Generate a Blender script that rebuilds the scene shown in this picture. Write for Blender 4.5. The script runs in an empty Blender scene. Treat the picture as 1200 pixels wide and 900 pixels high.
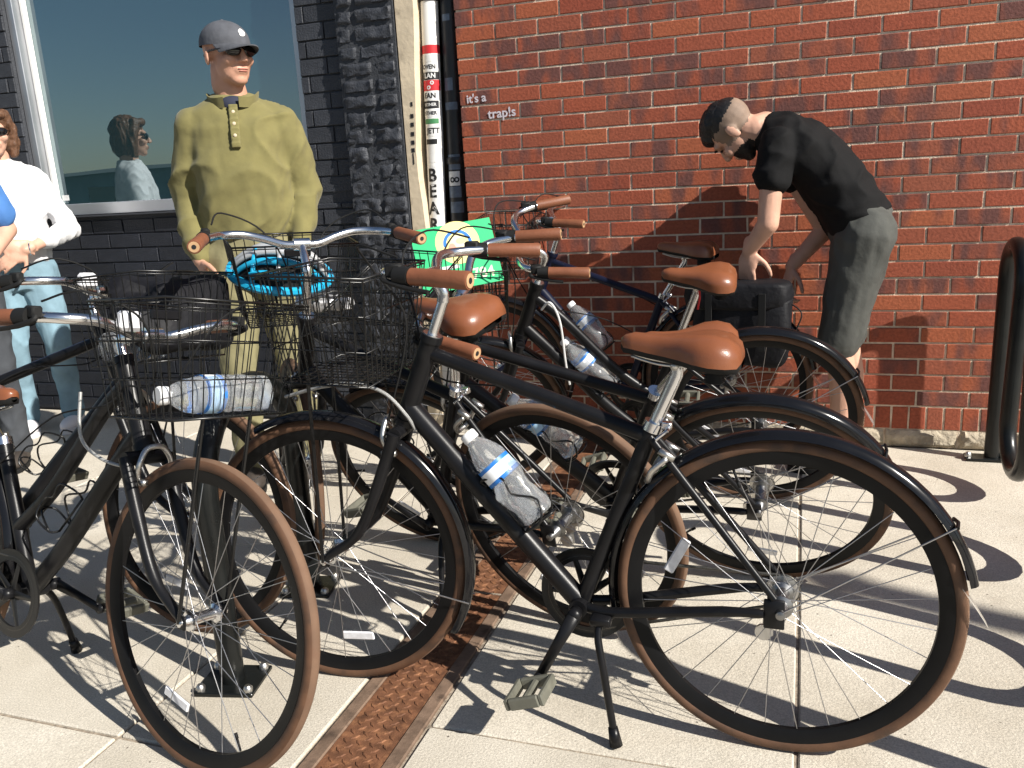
import bpy, bmesh, math, random
import numpy as np
from mathutils import Vector, Matrix, noise as mnoise
random.seed(7); np.random.seed(7)
S = bpy.context.scene
COL = S.collection
R_ = math.radians
PI = math.pi

# ------------------------------------------------------------------ camera
FPX = 990.74                                    # focal length in photograph pixels (1200 wide)
CAM = Vector((1.51036, -3.77603, 1.21291))
YAW, PITCH, ROLL = 0.337651, -0.240513, 0.0574397
RC = (Matrix.Rotation(YAW, 3, 'Z') @ Matrix.Rotation(PITCH, 3, 'X') @ Matrix.Rotation(ROLL, 3, 'Y'))
cd = bpy.data.cameras.new('camera'); cam = bpy.data.objects.new('camera', cd); COL.objects.link(cam)
cd.sensor_width = 36.0; cd.lens = FPX / 1200 * 36; cd.clip_start = 0.05; cd.clip_end = 3000
right, fwd, up = RC.col[0], RC.col[1], RC.col[2]
m = Matrix((right, up, -fwd)).transposed().to_4x4(); m.translation = CAM
cam.matrix_world = m
S.camera = cam

def px_ray(x, y): return RC @ Vector(((x - 600) / FPX, 1, (450 - y) / FPX))
def on_plane(x, y, p0, n):
    d = px_ray(x, y); n = Vector(n); t = (Vector(p0) - CAM).dot(n) / d.dot(n); return CAM + d * t
def at_ground(x, y, z=0.0): return on_plane(x, y, (0, 0, z), (0, 0, 1))
def at_y(x, y, Y): return on_plane(x, y, (0, Y, 0), (0, 1, 0))
def to_px(p):
    d = RC.transposed() @ (Vector(p) - CAM); return 600 + FPX * d.x / d.y, 450 - FPX * d.z / d.y

# ------------------------------------------------------------------ light
LIGHT = Vector((-1, 0.34, -0.80)).normalized()   # direction the sunlight travels
el = math.asin(-LIGHT.z); az = math.atan2(-LIGHT.x, -LIGHT.y)
W = bpy.data.worlds.new('World'); S.world = W; W.use_nodes = True
nt = W.node_tree; nt.nodes.clear()
sky = nt.nodes.new('ShaderNodeTexSky'); sky.sky_type = 'NISHITA'; sky.sun_disc = False
sky.sun_elevation = el; sky.sun_rotation = az; sky.air_density = 1.0; sky.dust_density = 0.6; sky.ozone_density = 1.2
bg = nt.nodes.new('ShaderNodeBackground'); bg.inputs['Strength'].default_value = 0.056
wo = nt.nodes.new('ShaderNodeOutputWorld')
nt.links.new(sky.outputs[0], bg.inputs[0]); nt.links.new(bg.outputs[0], wo.inputs[0])
sl = bpy.data.lights.new('sun', 'SUN'); sl.energy = 5.0; sl.angle = R_(0.53); sl.color = (1.0, 0.95, 0.87)
so = bpy.data.objects.new('sun', sl); COL.objects.link(so)
so.rotation_euler = LIGHT.to_track_quat('-Z', 'Y').to_euler(); so.location = (6, -4, 8)
S.view_settings.view_transform = 'Standard'; S.view_settings.look = 'None'
S.view_settings.gamma = 1.0; S.view_settings.exposure = 0.78; S.view_settings.use_curve_mapping = False
S.cycles.max_bounces = 8; S.cycles.transparent_max_bounces = 8

# ------------------------------------------------------------------ materials
MATS = {}
def N(nt, t, **kw):
    n = nt.nodes.new(t)
    for k, v in kw.items(): setattr(n, k, v)
    return n
def mat(name, col, rough=0.6, metal=0.0, spec=0.5, var=0.12, scale=12.0, bump=0.0, bscale=60.0, trans=0.0, ior=1.45,
        coat=0.0, dirt=None, obj_random=0.0, sheen=0.0, detail=5.0):
    """procedural Principled material with noise colour variation and fine bump"""
    if name in MATS: return MATS[name]
    M = bpy.data.materials.new(name); M.use_nodes = True; t = M.node_tree
    b = t.nodes['Principled BSDF']; MATS[name] = M
    tc = N(t, 'ShaderNodeTexCoord'); no = N(t, 'ShaderNodeTexNoise'); no.inputs['Scale'].default_value = scale
    no.inputs['Detail'].default_value = detail
    t.links.new(tc.outputs['Object'], no.inputs['Vector'])
    rp = N(t, 'ShaderNodeValToRGB'); c = col
    rp.color_ramp.elements[0].position = 0.3; rp.color_ramp.elements[1].position = 0.72
    rp.color_ramp.elements[0].color = tuple(max(0, x * (1 - var)) for x in c) + (1,)
    rp.color_ramp.elements[1].color = tuple(min(1, x * (1 + var)) for x in c) + (1,)
    t.links.new(no.outputs['Fac'], rp.inputs['Fac'])
    out = rp.outputs['Color']
    if dirt:                                     # (colour, scale, threshold)
        n2 = N(t, 'ShaderNodeTexNoise'); n2.inputs['Scale'].default_value = dirt[1]; n2.inputs['Detail'].default_value = 6
        t.links.new(tc.outputs['Object'], n2.inputs['Vector'])
        r2 = N(t, 'ShaderNodeValToRGB'); r2.color_ramp.elements[0].position = dirt[2]; r2.color_ramp.elements[1].position = min(1, dirt[2] + 0.16)
        t.links.new(n2.outputs['Fac'], r2.inputs['Fac'])
        mx = N(t, 'ShaderNodeMix', data_type='RGBA'); t.links.new(r2.outputs['Color'], mx.inputs['Factor'])
        t.links.new(out, mx.inputs[6]); mx.inputs[7].default_value = tuple(dirt[0]) + (1,); out = mx.outputs[2]
    if obj_random:
        oi = N(t, 'ShaderNodeObjectInfo'); mr = N(t, 'ShaderNodeMapRange'); mr.inputs['To Min'].default_value = 1 - obj_random; mr.inputs['To Max'].default_value = 1 + obj_random
        t.links.new(oi.outputs['Random'], mr.inputs['Value'])
        hs = N(t, 'ShaderNodeHueSaturation'); t.links.new(mr.outputs[0], hs.inputs['Value']); t.links.new(out, hs.inputs['Color']); out = hs.outputs[0]
    t.links.new(out, b.inputs['Base Color'])
    b.inputs['Roughness'].default_value = rough; b.inputs['Metallic'].default_value = metal
    b.inputs['Specular IOR Level'].default_value = spec; b.inputs['IOR'].default_value = ior
    b.inputs['Transmission Weight'].default_value = trans; b.inputs['Coat Weight'].default_value = coat
    b.inputs['Sheen Weight'].default_value = sheen
    rr = N(t, 'ShaderNodeMapRange'); rr.inputs['To Min'].default_value = max(0, rough - 0.08); rr.inputs['To Max'].default_value = min(1, rough + 0.08)
    t.links.new(no.outputs['Fac'], rr.inputs['Value'])
    if rough > 0.12: t.links.new(rr.outputs[0], b.inputs['Roughness'])
    if bump:
        nb = N(t, 'ShaderNodeTexNoise'); nb.inputs['Scale'].default_value = bscale; nb.inputs['Detail'].default_value = 6
        t.links.new(tc.outputs['Object'], nb.inputs['Vector'])
        bp = N(t, 'ShaderNodeBump'); bp.inputs['Strength'].default_value = 1.0; bp.inputs['Distance'].default_value = bump
        t.links.new(nb.outputs['Fac'], bp.inputs['Height']); t.links.new(bp.outputs[0], b.inputs['Normal'])
    return M

def brick_red():
    M = bpy.data.materials.new('red_flashed_brick'); M.use_nodes = True; t = M.node_tree; b = t.nodes['Principled BSDF']
    tc = N(t, 'ShaderNodeTexCoord'); oi = N(t, 'ShaderNodeObjectInfo')
    geo = N(t, 'ShaderNodeNewGeometry')
    rp = N(t, 'ShaderNodeValToRGB'); e = rp.color_ramp.elements
    e[0].position = 0; e[0].color = (0.250, 0.060, 0.034, 1); e[1].position = 1; e[1].color = (0.335, 0.098, 0.046, 1)
    x = rp.color_ramp.elements.new(0.55); x.color = (0.295, 0.073, 0.039, 1)
    x = rp.color_ramp.elements.new(0.25); x.color = (0.268, 0.081, 0.046, 1)
    t.links.new(oi.outputs['Random'], rp.inputs['Fac'])
    # flashed patches: soft vertical blocks of purple brown along the brick
    mp = N(t, 'ShaderNodeMapping'); mp.inputs['Scale'].default_value = (15, 1, 5)
    t.links.new(geo.outputs['Position'], mp.inputs['Vector'])
    ns = N(t, 'ShaderNodeTexNoise'); ns.inputs['Scale'].default_value = 1.0; ns.inputs['Detail'].default_value = 1.5
    ad = N(t, 'ShaderNodeVectorMath', operation='ADD'); cb = N(t, 'ShaderNodeCombineXYZ')
    ml = N(t, 'ShaderNodeMath', operation='MULTIPLY'); ml.inputs[1].default_value = 97.0
    t.links.new(oi.outputs['Random'], ml.inputs[0]); t.links.new(ml.outputs[0], cb.inputs['Y'])
    t.links.new(mp.outputs[0], ad.inputs[0]); t.links.new(cb.outputs[0], ad.inputs[1]); t.links.new(ad.outputs[0], ns.inputs['Vector'])
    fr = N(t, 'ShaderNodeMath', operation='FRACT'); m2 = N(t, 'ShaderNodeMath', operation='MULTIPLY'); m2.inputs[1].default_value = 13.7
    t.links.new(oi.outputs['Random'], m2.inputs[0]); t.links.new(m2.outputs[0], fr.inputs[0])
    # threshold depends on brick: about a third are strongly flashed
    mr = N(t, 'ShaderNodeMapRange'); mr.inputs['To Min'].default_value = -0.34; mr.inputs['To Max'].default_value = 0.13
    t.links.new(fr.outputs[0], mr.inputs['Value'])
    sm = N(t, 'ShaderNodeMath', operation='ADD'); t.links.new(ns.outputs['Fac'], sm.inputs[0]); t.links.new(mr.outputs[0], sm.inputs[1])
    r2 = N(t, 'ShaderNodeValToRGB'); r2.color_ramp.elements[0].position = 0.45; r2.color_ramp.elements[1].position = 0.66
    t.links.new(sm.outputs[0], r2.inputs['Fac'])
    mx = N(t, 'ShaderNodeMix', data_type='RGBA'); t.links.new(r2.outputs['Color'], mx.inputs['Factor'])
    t.links.new(rp.outputs['Color'], mx.inputs[6]); mx.inputs[7].default_value = (0.135, 0.055, 0.046, 1)
    # fine grain and pale dust
    n3 = N(t, 'ShaderNodeTexNoise'); n3.inputs['Scale'].default_value = 90; n3.inputs['Detail'].default_value = 6
    t.links.new(geo.outputs['Position'], n3.inputs['Vector'])
    r3 = N(t, 'ShaderNodeMapRange'); r3.inputs['From Min'].default_value = 0.3; r3.inputs['From Max'].default_value = 0.7; r3.inputs['To Min'].default_value = 0.78; r3.inputs['To Max'].default_value = 1.2
    t.links.new(n3.outputs['Fac'], r3.inputs['Value'])
    hs = N(t, 'ShaderNodeHueSaturation'); t.links.new(mx.outputs[2], hs.inputs['Color']); t.links.new(r3.outputs[0], hs.inputs['Value'])
    n4 = N(t, 'ShaderNodeTexNoise'); n4.inputs['Scale'].default_value = 23; n4.inputs['Detail'].default_value = 8; n4.inputs['Roughness'].default_value = 0.7
    t.links.new(geo.outputs['Position'], n4.inputs['Vector'])
    r4 = N(t, 'ShaderNodeValToRGB'); r4.color_ramp.elements[0].position = 0.66; r4.color_ramp.elements[1].position = 0.80
    r4.color_ramp.elements[1].color = (0.5, 0.5, 0.5, 1)
    t.links.new(n4.outputs['Fac'], r4.inputs['Fac'])
    m4 = N(t, 'ShaderNodeMix', data_type='RGBA'); t.links.new(r4.outputs['Color'], m4.inputs['Factor']); t.links.new(hs.outputs[0], m4.inputs[6]); m4.inputs[7].default_value = (0.36, 0.24, 0.18, 1)
    t.links.new(m4.outputs[2], b.inputs['Base Color'])
    b.inputs['Roughness'].default_value = 0.72; b.inputs['Specular IOR Level'].default_value = 0.25
    bp = N(t, 'ShaderNodeBump'); bp.inputs['Distance'].default_value = 0.0016; t.links.new(n3.outputs['Fac'], bp.inputs['Height']); t.links.new(bp.outputs[0], b.inputs['Normal'])
    return M

def concrete():
    M = bpy.data.materials.new('pavement_concrete'); M.use_nodes = True; t = M.node_tree; b = t.nodes['Principled BSDF']
    geo = N(t, 'ShaderNodeNewGeometry'); oi = N(t, 'ShaderNodeObjectInfo')
    def noise(s, d=6, r=0.55):
        n = N(t, 'ShaderNodeTexNoise'); n.inputs['Scale'].default_value = s; n.inputs['Detail'].default_value = d; n.inputs['Roughness'].default_value = r
        t.links.new(geo.outputs['Position'], n.inputs['Vector']); return n.outputs['Fac']
    rp = N(t, 'ShaderNodeValToRGB'); e = rp.color_ramp.elements
    e[0].position = 0.33; e[0].color = (0.45, 0.405, 0.33, 1); e[1].position = 0.68; e[1].color = (0.58, 0.535, 0.455, 1)
    t.links.new(noise(2.3, 8, 0.62), rp.inputs['Fac'])
    sp = N(t, 'ShaderNodeMapRange'); sp.inputs['From Min'].default_value = 0.32; sp.inputs['From Max'].default_value = 0.68; sp.inputs['To Min'].default_value = 0.74; sp.inputs['To Max'].default_value = 1.18
    t.links.new(noise(260, 3, 0.6), sp.inputs['Value'])
    hs = N(t, 'ShaderNodeHueSaturation'); t.links.new(rp.outputs[0], hs.inputs['Color']); t.links.new(sp.outputs[0], hs.inputs['Value'])
    # dark stains / gum / pits
    st = N(t, 'ShaderNodeValToRGB'); st.color_ramp.elements[0].position = 0.60; st.color_ramp.elements[1].position = 0.80; st.color_ramp.elements[1].color = (0.55, 0.55, 0.55, 1)
    t.links.new(noise(5.5, 9, 0.66), st.inputs['Fac'])
    mx = N(t, 'ShaderNodeMix', data_type='RGBA'); t.links.new(st.outputs[0], mx.inputs['Factor']); t.links.new(hs.outputs[0], mx.inputs[6]); mx.inputs[7].default_value = (0.25, 0.21, 0.165, 1)
    vo = N(t, 'ShaderNodeTexVoronoi'); vo.inputs['Scale'].default_value = 21; t.links.new(geo.outputs['Position'], vo.inputs['Vector'])
    vr = N(t, 'ShaderNodeValToRGB'); vr.color_ramp.elements[0].position = 0.035; vr.color_ramp.elements[0].color = (1, 1, 1, 1); vr.color_ramp.elements[1].position = 0.075; vr.color_ramp.elements[1].color = (0, 0, 0, 1)
    t.links.new(vo.outputs['Distance'], vr.inputs['Fac'])
    mx2 = N(t, 'ShaderNodeMix', data_type='RGBA'); t.links.new(vr.outputs[0], mx2.inputs['Factor']); t.links.new(mx.outputs[2], mx2.inputs[6]); mx2.inputs[7].default_value = (0.12, 0.10, 0.08, 1)
    mr = N(t, 'ShaderNodeMapRange'); mr.inputs['To Min'].default_value = 0.93; mr.inputs['To Max'].default_value = 1.06; t.links.new(oi.outputs['Random'], mr.inputs['Value'])
    h2 = N(t, 'ShaderNodeHueSaturation'); t.links.new(mx2.outputs[2], h2.inputs['Color']); t.links.new(mr.outputs[0], h2.inputs['Value'])
    t.links.new(h2.outputs[0], b.inputs['Base Color']); b.inputs['Roughness'].default_value = 0.85; b.inputs['Specular IOR Level'].default_value = 0.25
    bp = N(t, 'ShaderNodeBump'); bp.inputs['Distance'].default_value = 0.0022; t.links.new(noise(150, 6, 0.7), bp.inputs['Height']); t.links.new(bp.outputs[0], b.inputs['Normal'])
    return M

def glass_reflective():
    M = bpy.data.materials.new('tinted_window_glass'); M.use_nodes = True; t = M.node_tree; b = t.nodes['Principled BSDF']
    b.inputs['Base Color'].default_value = (0.010, 0.030, 0.036, 1); b.inputs['Roughness'].default_value = 0.0
    b.inputs['IOR'].default_value = 3.4; b.inputs['Specular IOR Level'].default_value = 0.5
    b.inputs['Specular Tint'].default_value = (0.80, 0.95, 1.0, 1)
    tc = N(t, 'ShaderNodeTexCoord'); n = N(t, 'ShaderNodeTexNoise'); n.inputs['Scale'].default_value = 1.4; n.inputs['Detail'].default_value = 1
    t.links.new(tc.outputs['Object'], n.inputs['Vector'])
    bp = N(t, 'ShaderNodeBump'); bp.inputs['Distance'].default_value = 0.0016; t.links.new(n.outputs['Fac'], bp.inputs['Height']); t.links.new(bp.outputs[0], b.inputs['Normal'])
    return M

BRICK = brick_red(); CONC = concrete(); GLASS = glass_reflective()
M_mortar = mat('mortar', (0.60, 0.50, 0.385), 0.9, var=0.22, scale=30, bump=0.003, bscale=180, dirt=((0.28, 0.20, 0.15), 7, 0.56))
M_stone = mat('base_stone', (0.40, 0.345, 0.26), 0.9, var=0.3, scale=22, bump=0.012, bscale=45, dirt=((0.16, 0.13, 0.10), 14, 0.58))
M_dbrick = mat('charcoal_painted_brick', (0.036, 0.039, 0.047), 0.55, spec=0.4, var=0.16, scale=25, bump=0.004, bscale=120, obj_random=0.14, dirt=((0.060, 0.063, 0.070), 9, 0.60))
M_dbrick2 = mat('darker_low_brick', (0.017, 0.019, 0.026), 0.5, spec=0.4, var=0.2, scale=25, bump=0.004, bscale=120, obj_random=0.2)  # darker tone given to the wall bricks below the window sill
M_dmortar = mat('charcoal_painted_joint', (0.036, 0.039, 0.046), 0.7, var=0.15, bump=0.004, bscale=90)
M_alu = mat('window_aluminium', (0.50, 0.51, 0.53), 0.38, metal=0.85, var=0.06, scale=5, bump=0.0002)
M_white = mat('white_paint', (0.74, 0.74, 0.72), 0.5, var=0.06, scale=9, dirt=((0.42, 0.40, 0.37), 26, 0.64))
M_beige = mat('bare_timber_board', (0.60, 0.50, 0.36), 0.75, var=0.16, scale=7, bump=0.002, bscale=40, dirt=((0.30, 0.24, 0.17), 11, 0.60))
M_blackpipe = mat('black_painted_pipe', (0.018, 0.018, 0.021), 0.42, var=0.3, scale=12, bump=0.001, bscale=50)
M_ink = mat('black_ink', (0.012, 0.012, 0.014), 0.6)
M_red = mat('red_sticker', (0.50, 0.022, 0.030), 0.5, var=0.08)
M_stick = mat('sticker_white', (0.66, 0.66, 0.65), 0.45, var=0.08, scale=40, dirt=((0.35, 0.34, 0.33), 60, 0.62))
M_stickb = mat('sticker_grey_blue', (0.10, 0.13, 0.18), 0.45, var=0.3, scale=40)
M_greens = mat('sticker_green', (0.06, 0.22, 0.09), 0.5)
M_chalk = mat('pale_chalk_paint', (0.56, 0.52, 0.56), 0.9, var=0.3, scale=120)
M_rust = mat('rusty_steel', (0.155, 0.068, 0.034), 0.75, metal=0.25, var=0.4, scale=30, bump=0.0012, bscale=220, dirt=((0.25, 0.115, 0.055), 45, 0.5))
M_rustf = mat('worn_steel_frame', (0.20, 0.135, 0.095), 0.7, metal=0.3, var=0.3, scale=22, bump=0.001, bscale=150, dirt=((0.08, 0.055, 0.04), 25, 0.55))
M_joint = mat('sandy_joint', (0.26, 0.215, 0.165), 0.95, var=0.4, scale=60, bump=0.004, bscale=120)
M_black = mat('satin_black_paint', (0.0075, 0.0075, 0.0085), 0.33, spec=0.25, var=0.25, scale=14, bump=0.00015, bscale=500, dirt=((0.015, 0.015, 0.0145), 18, 0.60))
M_navy = mat('navy_paint', (0.006, 0.008, 0.021), 0.34, spec=0.28, var=0.2, scale=14)
M_gblack = mat('gloss_black_fender', (0.006, 0.006, 0.007), 0.17, spec=0.42, var=0.2, scale=10, dirt=((0.016, 0.0155, 0.0145), 14, 0.62))
M_rackp = mat('rack_black_coating', (0.007, 0.008, 0.008), 0.30, spec=0.4, var=0.3, scale=14, bump=0.0004, bscale=80)
M_rubber = mat('black_rubber', (0.009, 0.009, 0.009), 0.7, spec=0.3, var=0.2)
M_rim = mat('black_rim', (0.006, 0.006, 0.0065), 0.42, spec=0.18, var=0.2)
M_tyre = mat('brown_sidewall', (0.094, 0.046, 0.024), 0.7, var=0.22, scale=25, bump=0.0002, bscale=300, dirt=((0.048, 0.027, 0.017), 16, 0.52))
M_tread = mat('dusty_brown_tread', (0.135, 0.078, 0.048), 0.85, var=0.2, scale=14, bump=0.0003, bscale=400, dirt=((0.13, 0.070, 0.042), 24, 0.54))
M_chrome = mat('polished_alloy', (0.74, 0.74, 0.75), 0.20, metal=1.0, var=0.06, scale=20)
M_dull = mat('dull_alloy', (0.55, 0.54, 0.52), 0.38, metal=1.0, var=0.12, scale=30)
M_steel = mat('spoke_steel', (0.42, 0.42, 0.43), 0.35, metal=1.0, var=0.05)
M_grip = mat('tan_leather_grip', (0.180, 0.064, 0.030), 0.55, var=0.12, scale=30, bump=0.0006, bscale=160)
M_gripend = mat('pale_grip_end', (0.45, 0.28, 0.15), 0.6, var=0.12)
M_saddle = mat('tan_saddle_cover', (0.185, 0.063, 0.027), 0.33, var=0.07, scale=14, bump=0.0003, bscale=300, coat=0.15)
M_wire = mat('black_coated_wire', (0.006, 0.006, 0.006), 0.28, spec=0.5, var=0.1)
M_refl = mat('clear_reflector', (0.62, 0.62, 0.64), 0.25, var=0.12, scale=80, spec=0.6)
M_flap = mat('clear_mudflap', (0.55, 0.56, 0.54), 0.25, trans=0.75, var=0.05)
M_redp = mat('red_plastic', (0.45, 0.012, 0.016), 0.35)
M_plastic = mat('clear_bottle_plastic', (0.86, 0.89, 0.92), 0.10, trans=0.86, ior=1.28, var=0.02, bump=0.0025, bscale=55)
M_label = mat('pale_blue_label', (0.40, 0.60, 0.80), 0.45, var=0.1, scale=40)
M_labelw = mat('white_label', (0.78, 0.80, 0.82), 0.45, var=0.05)
M_labelb = mat('blue_label_edge', (0.02, 0.16, 0.50), 0.4, var=0.1)
M_cap = mat('white_bottle_cap', (0.75, 0.75, 0.75), 0.4, var=0.03)
M_green = mat('green_sign_plastic', (0.015, 0.42, 0.155), 0.45, var=0.06, scale=6, bump=0.0002, bscale=200)
M_yellow = mat('pale_yellow_print', (0.75, 0.66, 0.26), 0.5, var=0.05)
M_cyan = mat('cyan_helmet_shell', (0.015, 0.33, 0.55), 0.22, var=0.1, coat=0.4)
M_silver = mat('silver_helmet_shell', (0.52, 0.53, 0.54), 0.28, metal=0.4, var=0.06)
M_bag = mat('black_nylon', (0.006, 0.006, 0.008), 0.65, spec=0.3, var=0.3, scale=25, bump=0.003, bscale=45)
M_foil = mat('white_foil_wrapper', (0.66, 0.66, 0.68), 0.3, metal=0.5, var=0.3, scale=40, bump=0.004, bscale=60)
M_skin = mat('skin', (0.50, 0.27, 0.185), 0.5, var=0.10, scale=18, bump=0.0006, bscale=130)
M_skin2 = mat('skin_fair', (0.54, 0.31, 0.22), 0.5, var=0.10, scale=18, bump=0.0006, bscale=130)
M_olive = mat('olive_fleece', (0.160, 0.142, 0.052), 0.9, var=0.10, scale=22, bump=0.0035, bscale=16, sheen=0.1)
M_navyT = mat('navy_tshirt', (0.022, 0.026, 0.048), 0.85, var=0.1)
M_khaki = mat('khaki_trousers', (0.21, 0.19, 0.10), 0.85, var=0.1, bump=0.004, bscale=18)
M_capg = mat('grey_cotton_cap', (0.070, 0.074, 0.086), 0.85, var=0.18, scale=30, bump=0.002, bscale=50)
M_lens = mat('dark_lens', (0.006, 0.005, 0.006), 0.06, spec=0.7, var=0.0)
M_blackT = mat('black_tshirt', (0.0065, 0.0065, 0.007), 0.85, spec=0.2, var=0.18, scale=14, bump=0.004, bscale=14)
M_shorts = mat('grey_shorts', (0.058, 0.060, 0.054), 0.85, var=0.14, scale=20, bump=0.004, bscale=22)
M_whiteT = mat('white_knit', (0.62, 0.62, 0.63), 0.85, var=0.05, scale=20, bump=0.004, bscale=18)
M_jeans = mat('faded_jeans', (0.17, 0.27, 0.33), 0.85, var=0.24, scale=9, bump=0.003, bscale=24)
M_blueT = mat('blue_tshirt', (0.05, 0.15, 0.38), 0.8, var=0.1, bump=0.003, bscale=18)
M_dgrey = mat('dark_grey_trousers', (0.045, 0.05, 0.058), 0.85, var=0.12, bump=0.003, bscale=18)
M_hairb = mat('brown_hair', (0.105, 0.050, 0.026), 0.5, var=0.35, scale=60, bump=0.004, bscale=70)
M_hairk = mat('black_hair', (0.010, 0.009, 0.009), 0.5, var=0.3, scale=60, bump=0.003, bscale=90)
M_stubble = mat('shaved_scalp', (0.215, 0.150, 0.110), 0.7, var=0.14, scale=30, bump=0.001, bscale=400)
M_lip = mat('lips', (0.36, 0.13, 0.10), 0.45)
M_shoe = mat('white_running_shoe', (0.68, 0.66, 0.68), 0.6, var=0.1)
M_shoep = mat('pink_shoe_upper', (0.55, 0.10, 0.16), 0.6, var=0.2)
M_shoed = mat('dark_shoe', (0.045, 0.036, 0.030), 0.6, var=0.2)
M_asphalt = mat('asphalt', (0.055, 0.055, 0.056), 0.9, var=0.2, scale=3, bump=0.004, bscale=120)
M_bark = mat('grey_bark', (0.09, 0.075, 0.06), 0.9, var=0.3, scale=20, bump=0.01, bscale=40)
M_wallfar = mat('far_render', (0.23, 0.24, 0.21), 0.85, var=0.15, scale=1.2)
M_hedge = mat('far_hedge_leaf', (0.05, 0.085, 0.035), 0.8, var=0.4, scale=5)
M_galv = mat('galvanised_pole', (0.30, 0.31, 0.31), 0.5, metal=0.7, var=0.15)

TMP = bpy.data.scenes.new('workbench')            # small scratch scene for evaluating modifiers and text, removed at the end
def evaluated(o):
    TMP.collection.objects.link(o); vl = TMP.view_layers[0]; vl.update(); dg = vl.depsgraph; dg.update()
    me = bpy.data.meshes.new_from_object(o.evaluated_get(dg)); bpy.data.objects.remove(o); return me

# ------------------------------------------------------------------ mesh helpers
class MB:
    """collects verts and faces; build() links them as ONE mesh object"""
    def __init__(s): s.v = []; s.f = []; s.mi = []
    def add(s, verts, faces, mi=0):
        o = len(s.v); s.v += [tuple(p) for p in verts]; s.f += [tuple(i + o for i in f) for f in faces]; s.mi += [mi] * len(faces); return s
    def box(s, c, d, mi=0, M=None, ch=0.0):
        x, y, z = d[0] / 2, d[1] / 2, d[2] / 2; c = Vector(c); vs = []
        if ch <= 0:
            vs = [Vector((i * x, j * y, k * z)) for k in (-1, 1) for j in (-1, 1) for i in (-1, 1)]
            fs = [(0, 2, 3, 1), (4, 5, 7, 6), (0, 1, 5, 4), (2, 6, 7, 3), (0, 4, 6, 2), (1, 3, 7, 5)]
        else:
            vs = []; idx = {}
            for i in (-1, 1):
                for j in (-1, 1):
                    for k in (-1, 1):
                        for a in range(3):
                            p = [i * x, j * y, k * z]
                            for b2 in range(3):
                                if b2 != a: p[b2] -= (i, j, k)[b2] * ch
                            idx[(i, j, k, a)] = len(vs); vs.append(Vector(p))
            fs = []
            for a in range(3):
                b2, c2 = (a + 1) % 3, (a + 2) % 3
                for sg in (-1, 1):
                    q = []
                    for (u, w) in ((-1, -1), (1, -1), (1, 1), (-1, 1)):
                        t = [0, 0, 0]; t[a] = sg; t[b2] = u; t[c2] = w; q.append(idx[tuple(t) + (a,)])
                    fs.append(tuple(q) if sg > 0 else tuple(q[::-1]))
            for a in range(3):
                b2, c2 = (a + 1) % 3, (a + 2) % 3
                for u in (-1, 1):
                    for w in (-1, 1):
                        t0 = [0, 0, 0]; t0[a] = -1; t0[b2] = u; t0[c2] = w; t1 = list(t0); t1[a] = 1
                        q = (idx[tuple(t0) + (b2,)], idx[tuple(t1) + (b2,)], idx[tuple(t1) + (c2,)], idx[tuple(t0) + (c2,)])
                        fs.append(q if u * w < 0 else q[::-1])
            for i in (-1, 1):
                for j in (-1, 1):
                    for k in (-1, 1):
                        q = tuple(idx[(i, j, k, a)] for a in range(3)); fs.append(q if i * j * k > 0 else q[::-1])
        if M is not None: vs = [M @ p for p in vs]
        return s.add([p + c for p in vs], fs, mi)
    def tube(s, pts, r, seg=10, mi=0, cap=True, flat=None, closed=False):
        """sweep a circle (radius r or list) along pts; flat=(axis, k) squeezes the section"""
        P = [Vector(p) for p in pts]; n = len(P); rr = r if isinstance(r, (list, tuple)) else [r] * n
        T = []
        for i in range(n):
            a = P[(i - 1) % n] if (closed or i > 0) else P[i]; b2 = P[(i + 1) % n] if (closed or i < n - 1) else P[i]
            T.append((b2 - a).normalized())
        up_ = Vector((0, 0, 1)) if abs(T[0].z) < 0.9 else Vector((1, 0, 0))
        nrm = (up_ - T[0] * up_.dot(T[0])).normalized(); vs = []
        for i in range(n):
            nrm = (nrm - T[i] * nrm.dot(T[i])); nrm = nrm.normalized() if nrm.length > 1e-6 else T[i].orthogonal().normalized()
            bn = T[i].cross(nrm)
            for k in range(seg):
                a = 2 * PI * k / seg; off = nrm * math.cos(a) * rr[i] + bn * math.sin(a) * rr[i]
                if flat is not None:
                    ax, kf = flat; ax = Vector(ax); off = off + ax * (off.dot(ax) * (kf - 1))
                vs.append(P[i] + off)
        fs = []
        for i in range(n if closed else n - 1):
            for k in range(seg):
                a = i * seg + k; b2 = i * seg + (k + 1) % seg; j = ((i + 1) % n) * seg
                fs.append((a, b2, j + (k + 1) % seg, j + k))
        if cap and not closed: fs.append(tuple(range(seg))[::-1]); fs.append(tuple((n - 1) * seg + k for k in range(seg)))
        return s.add(vs, fs, mi)
    def lathe(s, prof, seg=24, mi=0, M=None, mis=None):
        """prof = [(r, h)...] about local Z"""
        vs = []; n = len(prof)
        for r, h in prof:
            for k in range(seg):
                a = 2 * PI * k / seg; vs.append(Vector((r * math.cos(a), r * math.sin(a), h)))
        if M is not None: vs = [M @ p for p in vs]
        o = len(s.v); s.v += [tuple(p) for p in vs]
        for i in range(n - 1):
            for k in range(seg):
                s.f.append((o + i * seg + k, o + i * seg + (k + 1) % seg, o + (i + 1) * seg + (k + 1) % seg, o + (i + 1) * seg + k))
                s.mi.append(mis[i] if mis else mi)
        s.f.append(tuple(o + k for k in range(seg))[::-1]); s.mi.append(mis[0] if mis else mi)
        s.f.append(tuple(o + (n - 1) * seg + k for k in range(seg))); s.mi.append(mis[-1] if mis else mi)
        return s
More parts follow.
